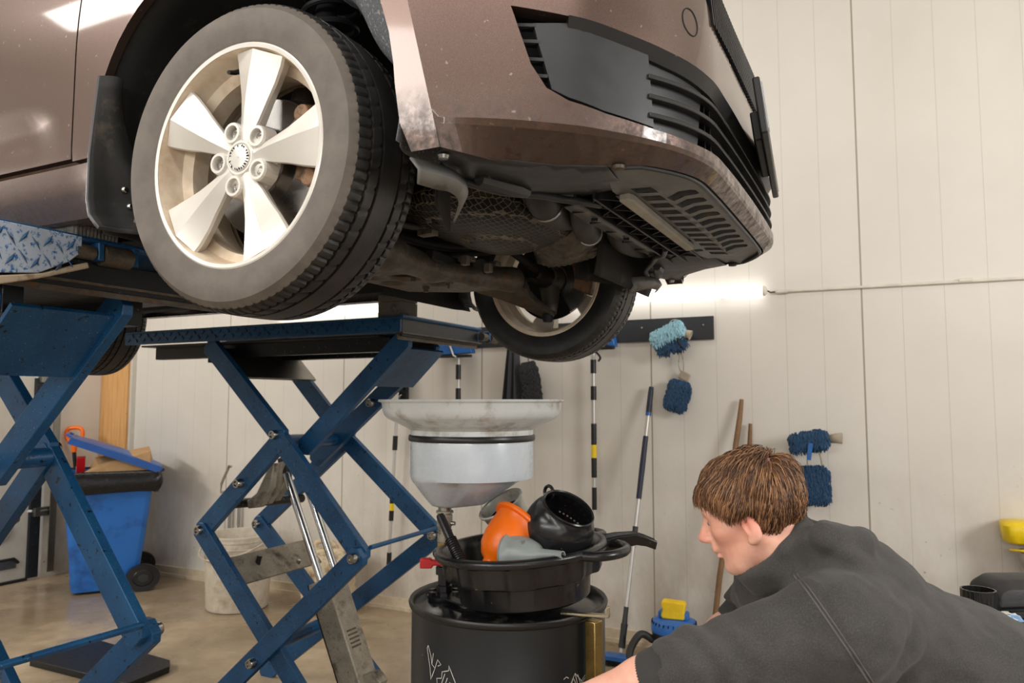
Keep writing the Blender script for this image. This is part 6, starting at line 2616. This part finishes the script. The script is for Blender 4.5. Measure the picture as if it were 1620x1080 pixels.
M['hair_l'] = simple('hair_strand_light', srgb(160, 118, 82), .4, var=.25, scale=40)
M['hair_d'] = simple('hair_strand_dark', srgb(74, 49, 33), .4, var=.25, scale=40)
M['hair_m'] = simple('hair_strand_mid', srgb(110, 76, 52), .4, var=.25, scale=40)
for g_, mt, nm in ((groups_[0], 'hair_m', 'hair_strands'), (groups_[1], 'hair_d', 'hair_strands'), (groups_[2], 'hair_l', 'hair_strands')):
    o = obj(nm, g_, M[mt], cap, smooth=180)
    o['kind'] = 'stuff'

# hoodie
CUN = EN + (WN - EN) * .20
CUF = EF + (WF - EF) * .12


def f_hoodie(P):
    x, y, z = P[..., 0], P[..., 1], P[..., 2]
    # torso as a flattened sweep: widen along y
    def tor(a, b, r0, r1, wid):
        a, b = A_(a, float), A_(b, float)
        ab = b - a
        h = np.clip(((P - a) @ ab) / (ab @ ab), 0, 1)
        q = P - a - h[..., None] * ab
        q = q * A_((1, 1 / wid, 1))
        return np.linalg.norm(q, axis=-1) - (r0 + (r1 - r0) * h)
    d = tor(SP1 + A_((-.03, 0, -.01)), SP2, .128, .130, 1.42)
    d = smin(d, tor(SP2, HP + A_((.03, 0, -.02)), .130, .135, 1.35), .06)
    # shoulders and sleeves
    for S_, E_, C_, W_ in ((SN, EN, CUN, WN), (SF, EF, CUF, WF)):
        d = smin(d, sd_cone(P, SP1 + (S_ - SP1) * .35, S_, .10, .088), .07)
        d = smin(d, sd_cone(P, S_, S_ + (E_ - S_) * .5, .085, .070), .05)
        d = smin(d, sd_cone(P, S_ + (E_ - S_) * .5, E_, .070, .060), .03)
        d = smin(d, sd_cone(P, E_, C_, .058, .054), .03)
    # hood: collar ring round the neck and the bag lying on the back
    d = smin(d, sd_cone(P, (.540, 1.50, 1.150), (.66, 1.51, 1.07), .086, .12), .04)
    ax = nrm((-.70, .04, .71))
    q = P - A_((.507, 1.497, 1.170))
    h = q @ ax
    rad = np.linalg.norm(q - h[..., None] * ax, axis=-1)
    ring = np.hypot(rad - .080, np.maximum(np.abs(h + .012) - .016, 0) * 1.0) - .0145
    d = smin(d, ring, .014)
    RT = np.array([[.86, 0, .51], [0, 1, 0], [-.51, 0, .86]])
    d = smin(d, sd_ell(P, (.612, 1.475, 1.165), (.074, .115, .046), RT), .018)
    rl = sd_cone(P, (.570, 1.40, 1.205), (.632, 1.415, 1.190), .026, .030)
    rl = smin(rl, sd_cone(P, (.632, 1.415, 1.190), (.660, 1.47, 1.178), .030, .030), .012)
    rl = smin(rl, sd_cone(P, (.660, 1.47, 1.178), (.640, 1.58, 1.178), .030, .028), .012)
    d = smin(d, rl, .010)
    d = smax(d, -sd_ell(P, (.600, 1.475, 1.212), (.042, .050, .018), RT), .012)
    # hollow for the neck and head
    d = smax(d, -(sd_cone(P, A_((.507, 1.497, 1.170)) + ax * .10, A_((.507, 1.497, 1.170)) - ax * .03, .072, .064)), .008)
    d = smax(d, -(f_headcut(P) - .004), .006)
    # cut the sleeve ends
    for C_, E_, W_ in ((CUN, EN, WN), (CUF, EF, WF)):
        dr = nrm(W_ - E_)
        hh = (P - C_) @ dr
        near = np.linalg.norm(P - C_, axis=-1)
        d = np.where(near < .13, np.maximum(d, hh), d)
    # folds
    d = d + .0040 * vnoise(P * A_((1.0, 1.0, 1.6)), .055, 1) + .0020 * vnoise(P, .024, 2)
    for S_, E_, ph in ((SN, EN, 0), (SF, EF, 2)):
        ab = E_ - S_
        t_ = ((P - S_) @ ab) / (ab @ ab)
        dist = np.linalg.norm(P - S_ - np.clip(t_, 0, 1.2)[..., None] * ab, axis=-1)
        w = np.clip(1 - np.abs(t_ - .95) / .45, 0, 1) * np.clip((.13 - dist) / .06, 0, 1)
        d = d + w * .0055 * np.sin(t_ * 26 + 2.6 * np.sin(z * 24 + y * 17) + ph)
        # shoulder seam: a fine raised ridge round the armhole
        k = t_ - .06 - .35 * (z - S_[2])
        wd = np.clip((.16 - dist) / .04, 0, 1)
        d = d - wd * .0022 * np.exp(-(k / .011) ** 2) + wd * .002 * np.exp(-((k - .03) / .012) ** 2)
    # waist creases
    w = np.clip((x - .78) / .2, 0, 1) * np.clip((.98 - z) / .15, 0, 1)
    d = d + w * .005 * np.sin((x * .8 + z * 1.2) * 70 + 3 * np.sin(y * 14))
    # armpit pull folds
    c = np.linalg.norm(P - A_((.60, 1.34, .985)), axis=-1)
    d = d + .006 * np.exp(-(c / .12) ** 2) * np.sin((x * .5 - z) * 95 + 2 * np.sin(x * 20))
    return d


def f_headcut(P):
    q = bend(P)
    d = sd_ell(q, (-.012, 0, .03), (.102, .082, .09))
    d = smin(d, sd_ell(q, (.032, 0, -.045), (.06, .058, .066)), .03)
    return d * HS


hood = sdobj('hoodie', f_hoodie, (.10, 1.16, .58), (1.36, 2.04, 1.30), .0062, M['hoodie'], person, T=TPm)
# stitched armhole seams
for c0, nm_, sg in ((A_((.553, 1.335, 1.052)), A_((.84, -.15, .54)), -1),):
    nm_ = nrm(nm_)
    e1 = nrm(np.cross(nm_, (0, 1, 0)))
    e2 = np.cross(nm_, e1)
    rr_ = np.linspace(.03, .22, 120)
    for off_ in (0.0, .006):
        pts = []
        for k in range(72):
            a = 2 * PI * k / 72
            e = e1 * math.cos(a) + e2 * math.sin(a)
            q = c0 + nm_ * off_ + rr_[:, None] * e
            dv = f_hoodie(q)
            o_ = np.nonzero(dv > 0)[0]
            if len(o_) and rr_[o_[0]] < .15:
                pts.append(c0 + nm_ * off_ + e * (rr_[o_[0]] - .0005))
            else:
                pts.append(None)
        # longest run of found points
        runs, cur = [], []
        for p_ in pts + pts:
            if p_ is None:
                if cur:
                    runs.append(cur)
                cur = []
            else:
                cur.append(p_)
                if len(cur) == 72:
                    break
        runs.append(cur)
        run = max(runs, key=len)
        if len(run) > 4:
            obj('stitched_seam', MB().tube(run, .0012 if off_ else .0016, 6, M=TPm), M['seam'], hood)

# ribbed cuffs
for C_, E_, W_ in ((CUN, EN, WN), (CUF, EF, WF)):
    dr = Vector(nrm(W_ - E_))
    T = TPm @ AT(Vector(C_) - dr * .012, dr)
    mb = MB()
    n = 120
    rings = []
    for r, z, rb in ((.050, -.004, 0), (.0545, .0, .0009), (.0515, .022, .0011), (.0490, .044, .0011), (.0465, .050, 0), (.0445, .044, 0), (.046, .0, 0)):
        rings.append([((r + rb * math.cos(i * PI / 2 * 2)) * math.cos(2 * PI * i / n), (r + rb * math.cos(i * PI)) * math.sin(2 * PI * i / n), z) for i in range(n)])
    mb.loft(rings, cap=False, M=T)
    obj('ribbed_cuff', mb, M['rib'], hood, smooth=180)

# trousers and shoes (below the frame, so that he stands on the floor)
def f_trous(P):
    d = 1e9
    for s, kx, ax_ in ((-1, .98, 1.18), (1, 1.02, 1.26)):
        hp = HP + A_((.05, .10 * s, -.03))
        kn = A_((kx, 1.53 + .12 * s, .47))
        an = A_((ax_, 1.53 + .13 * s, .09))
        a = smin(sd_cone(P, hp, kn, .105, .072), sd_cone(P, kn, an, .072, .058), .03)
        d = a if isinstance(d, float) else smin(d, a, .03)
    q = (P - (HP + A_((.05, 0, -.02)))) * A_((1, .72, 1))
    d = smin(d, np.linalg.norm(q, axis=-1) - .128, .05)
    d = d + .004 * vnoise(P, .05, 5)
    return np.maximum(d, .055 - P[..., 2])


sdobj('trousers', f_trous, (.78, 1.25, .0), (1.42, 1.82, .98), .011, M['trousers'], person, T=TPm)


for s, ax_ in ((-1, 1.18), (1, 1.26)):
    def f_shoe(P, s=s, ax_=ax_):
        c = A_((ax_, 1.53 + .13 * s, 0))
        q = P - c
        d = sd_cone(P, c + A_((.03, 0, .045)), c + A_((-.16, 0, .036)), .045, .038)
        d = smin(d, sd_cone(P, c + A_((.0, 0, .05)), c + A_((0, 0, .11)), .05, .055), .03)
        d = smax(d, -q[..., 2], .003)
        return d
    sdobj('shoe', f_shoe, (ax_ - .26, 1.42 + .13 * s, -.02), (ax_ + .12, 1.64 + .13 * s, .2), .008, M['shoe'], person, T=TPm)
# ------------------------------------------------------------------ tool trolley at the right edge (local frame as for the man)
t = empty('tool_trolley', 'blue and black tool trolley behind the man at the right edge', 'trolley', TPm @ Vector((1.86, 2.64, 0)))
mb = MB().box((1.86, 2.64, .40), (.74, .46, .50), TPm)
body = obj('cabinet', mb, M['binblue'], t, bevel=.01)
obj('top_tray', MB().box((1.86, 2.64, .675), (.78, .50, .05), TPm), M['lidblue'], t, bevel=.012)
obj('top_mat', MB().box((1.86, 2.64, .705), (.74, .46, .012), TPm), M['seal'], t, bevel=.003)
for k in range(3):
    dr = obj('drawer', MB().box((1.86, 2.405, .24 + .15 * k), (.68, .02, .135), TPm), M['blacksteel'], t, bevel=.004)
    obj('drawer_pull', MB().box((1.86, 2.388, .29 + .15 * k), (.60, .02, .018), TPm), M['track'], dr, bevel=.004)
for sx in (-.32, .32):
    for sy in (-.18, .18):
        obj('caster', MB().tube([(1.86 + sx, 2.62 + sy, .05), (1.86 + sx, 2.66 + sy, .05)], .05, 20, M=TPm), M['seal'], t)
        obj('caster_fork', MB().box((1.86 + sx, 2.64 + sy, .115), (.05, .06, .07), TPm), M['track'], t, bevel=.004)
ZS = .712
t = empty('tool_case', 'black plastic tool case with a rounded lid and a cut-out, on the trolley', 'case', TPm @ Vector((1.82, 2.76, ZS)))


def csec(y, h, w0=1.675, w1=2.22, r=.05):
    out = [(w0, y, ZS), (w0 - .004, y, ZS + h * .55)]
    for i in range(7):
        a = PI - PI / 2 * i / 6
        out.append((w0 + r + r * math.cos(a), y, ZS + h - r * .7 + r * .7 * math.sin(a)))
    for i in range(7):
        a = PI / 2 - PI / 2 * i / 6
        out.append((w1 - r + r * math.cos(a), y, ZS + h - r * .7 + r * .7 * math.sin(a)))
    out += [(w1, y, ZS)]
    return out


obj('lid', MB().loft([csec(2.66, .070), csec(2.665, .092), csec(2.70, .118), csec(2.80, .122), csec(2.84, .10)], M=TPm), M['greyp2'], t, smooth=35, bevel=.004)
mb = MB()
rgs = []
for y in (2.640, 2.662):
    rgs.append([(1.83 + .032 * math.cos(a), y, ZS + .030 + .030 * math.sin(a)) for a in [2 * PI * i / 24 for i in range(24)]])
mb.loft(rgs, M=TPm)
obj('finger_cut_out', mb, M['dark'], t)
obj('front_lip', MB().box((1.95, 2.655, ZS + .012), (.50, .016, .024), TPm), M['seal'], t, bevel=.004)
mb = MB()
for i in range(18):
    mb.box((1.79 + i * .014, 2.664, ZS + .088), (.005, .004, .004), TPm)
obj('embossed_dots', mb, M['greyp'], t, smooth=0)

t = empty('blade_box', 'black ribbed plastic container beside the tool case, just behind the man\'s back', 'container', TPm @ Vector((1.585, 2.63, ZS)))
n = 64
rings = []
for z, r in ((ZS, .046), (ZS + .09, .052), (ZS + .112, .052)):
    rings.append([(1.562 + (r + .002 * (i % 4 < 2)) * math.cos(2 * PI * i / n), 2.60 + (r + .002 * (i % 4 < 2)) * math.sin(2 * PI * i / n), z) for i in range(n)])
rings.append([(p[0] * .9 + 1.562 * .1, p[1] * .9 + 2.60 * .1, p[2]) for p in rings[-1]])
rings.append([(p[0], p[1], ZS + .02) for p in rings[-1]])
obj('ribbed_shell', MB().loft(rings, M=TPm), M['jug'], t, smooth=30)

t = empty('packet', 'blue and white crumpled plastic packet lying on the trolley', 'packet', TPm @ Vector((1.56, 2.48, ZS)))
rg = np.random.default_rng(9)
hz = rg.uniform(-.006, .008, size=(15, 9))


def PK(u, v):
    i, j = int(round(u * 14)), int(round(v * 8))
    k = math.sin(PI * u) ** .5 * math.sin(PI * v) ** .5
    return (1.475 + .165 * u + .012 * v, 2.455 + .075 * v, ZS + .022 + .030 * k + hz[i, j] * (.3 + k) + .016 * v)


obj('film', MB().grid(PK, 14, 8, TPm), M['film'], t, solid=.002, smooth=20)
obj('paper_label', MB().grid(lambda u, v: tuple(Vector(PK(round((.25 + .5 * u) * 14) / 14, round((.35 + .4 * v) * 8) / 8)) + Vector((0, -.002, .003))), 7, 3, TPm), M['line'], t, smooth=20, solid=.001)
obj('contents', MB().box((1.565, 2.49, ZS + .012), (.14, .06, .022), TPm), M['seal'], t, bevel=.006)

t = empty('torch', 'dark grey rubber grip of a torch lying at the trolley edge', 'torch', TPm @ Vector((1.60, 2.43, ZS)))
obj('grip', MB().tube([(1.548, 2.42, ZS + .028), (1.556, 2.42, ZS + .028), (1.60, 2.425, ZS + .027), (1.63, 2.43, ZS + .026)], [.017, .024, .026, .022], 20, M=TPm), M['greyp'], t)
obj('barrel', MB().tube([(1.628, 2.43, ZS + .026), (1.70, 2.435, ZS + .026)], .017, 18, M=TPm), M['alu'], t)
obj('thumb_hole', MB().tube([(1.578, 2.398, ZS + .024), (1.578, 2.402, ZS + .025)], .006, 12, M=TPm), M['dark'], t)
tg = MB().tube(catmull([(1.655, 2.405, ZS + .006), (1.67, 2.402, ZS + .020), (1.69, 2.402, ZS + .012), (1.685, 2.404, ZS + .004), (1.665, 2.405, ZS + .003)], 5, True), .0035, 8, M=TPm, closed=True)
obj('ring', tg, M['steel'], t)
t = tag(obj('spanner', MB().tube([(1.46, 2.425, ZS + .012), (1.54, 2.43, ZS + .012)], .010, 12, M=TPm).tube([(1.445, 2.424, ZS + .012), (1.46, 2.425, ZS + .012)], [.016, .012], 12, M=TPm), M['alu']), 'silver socket handle lying left of the torch on the trolley', 'tool')
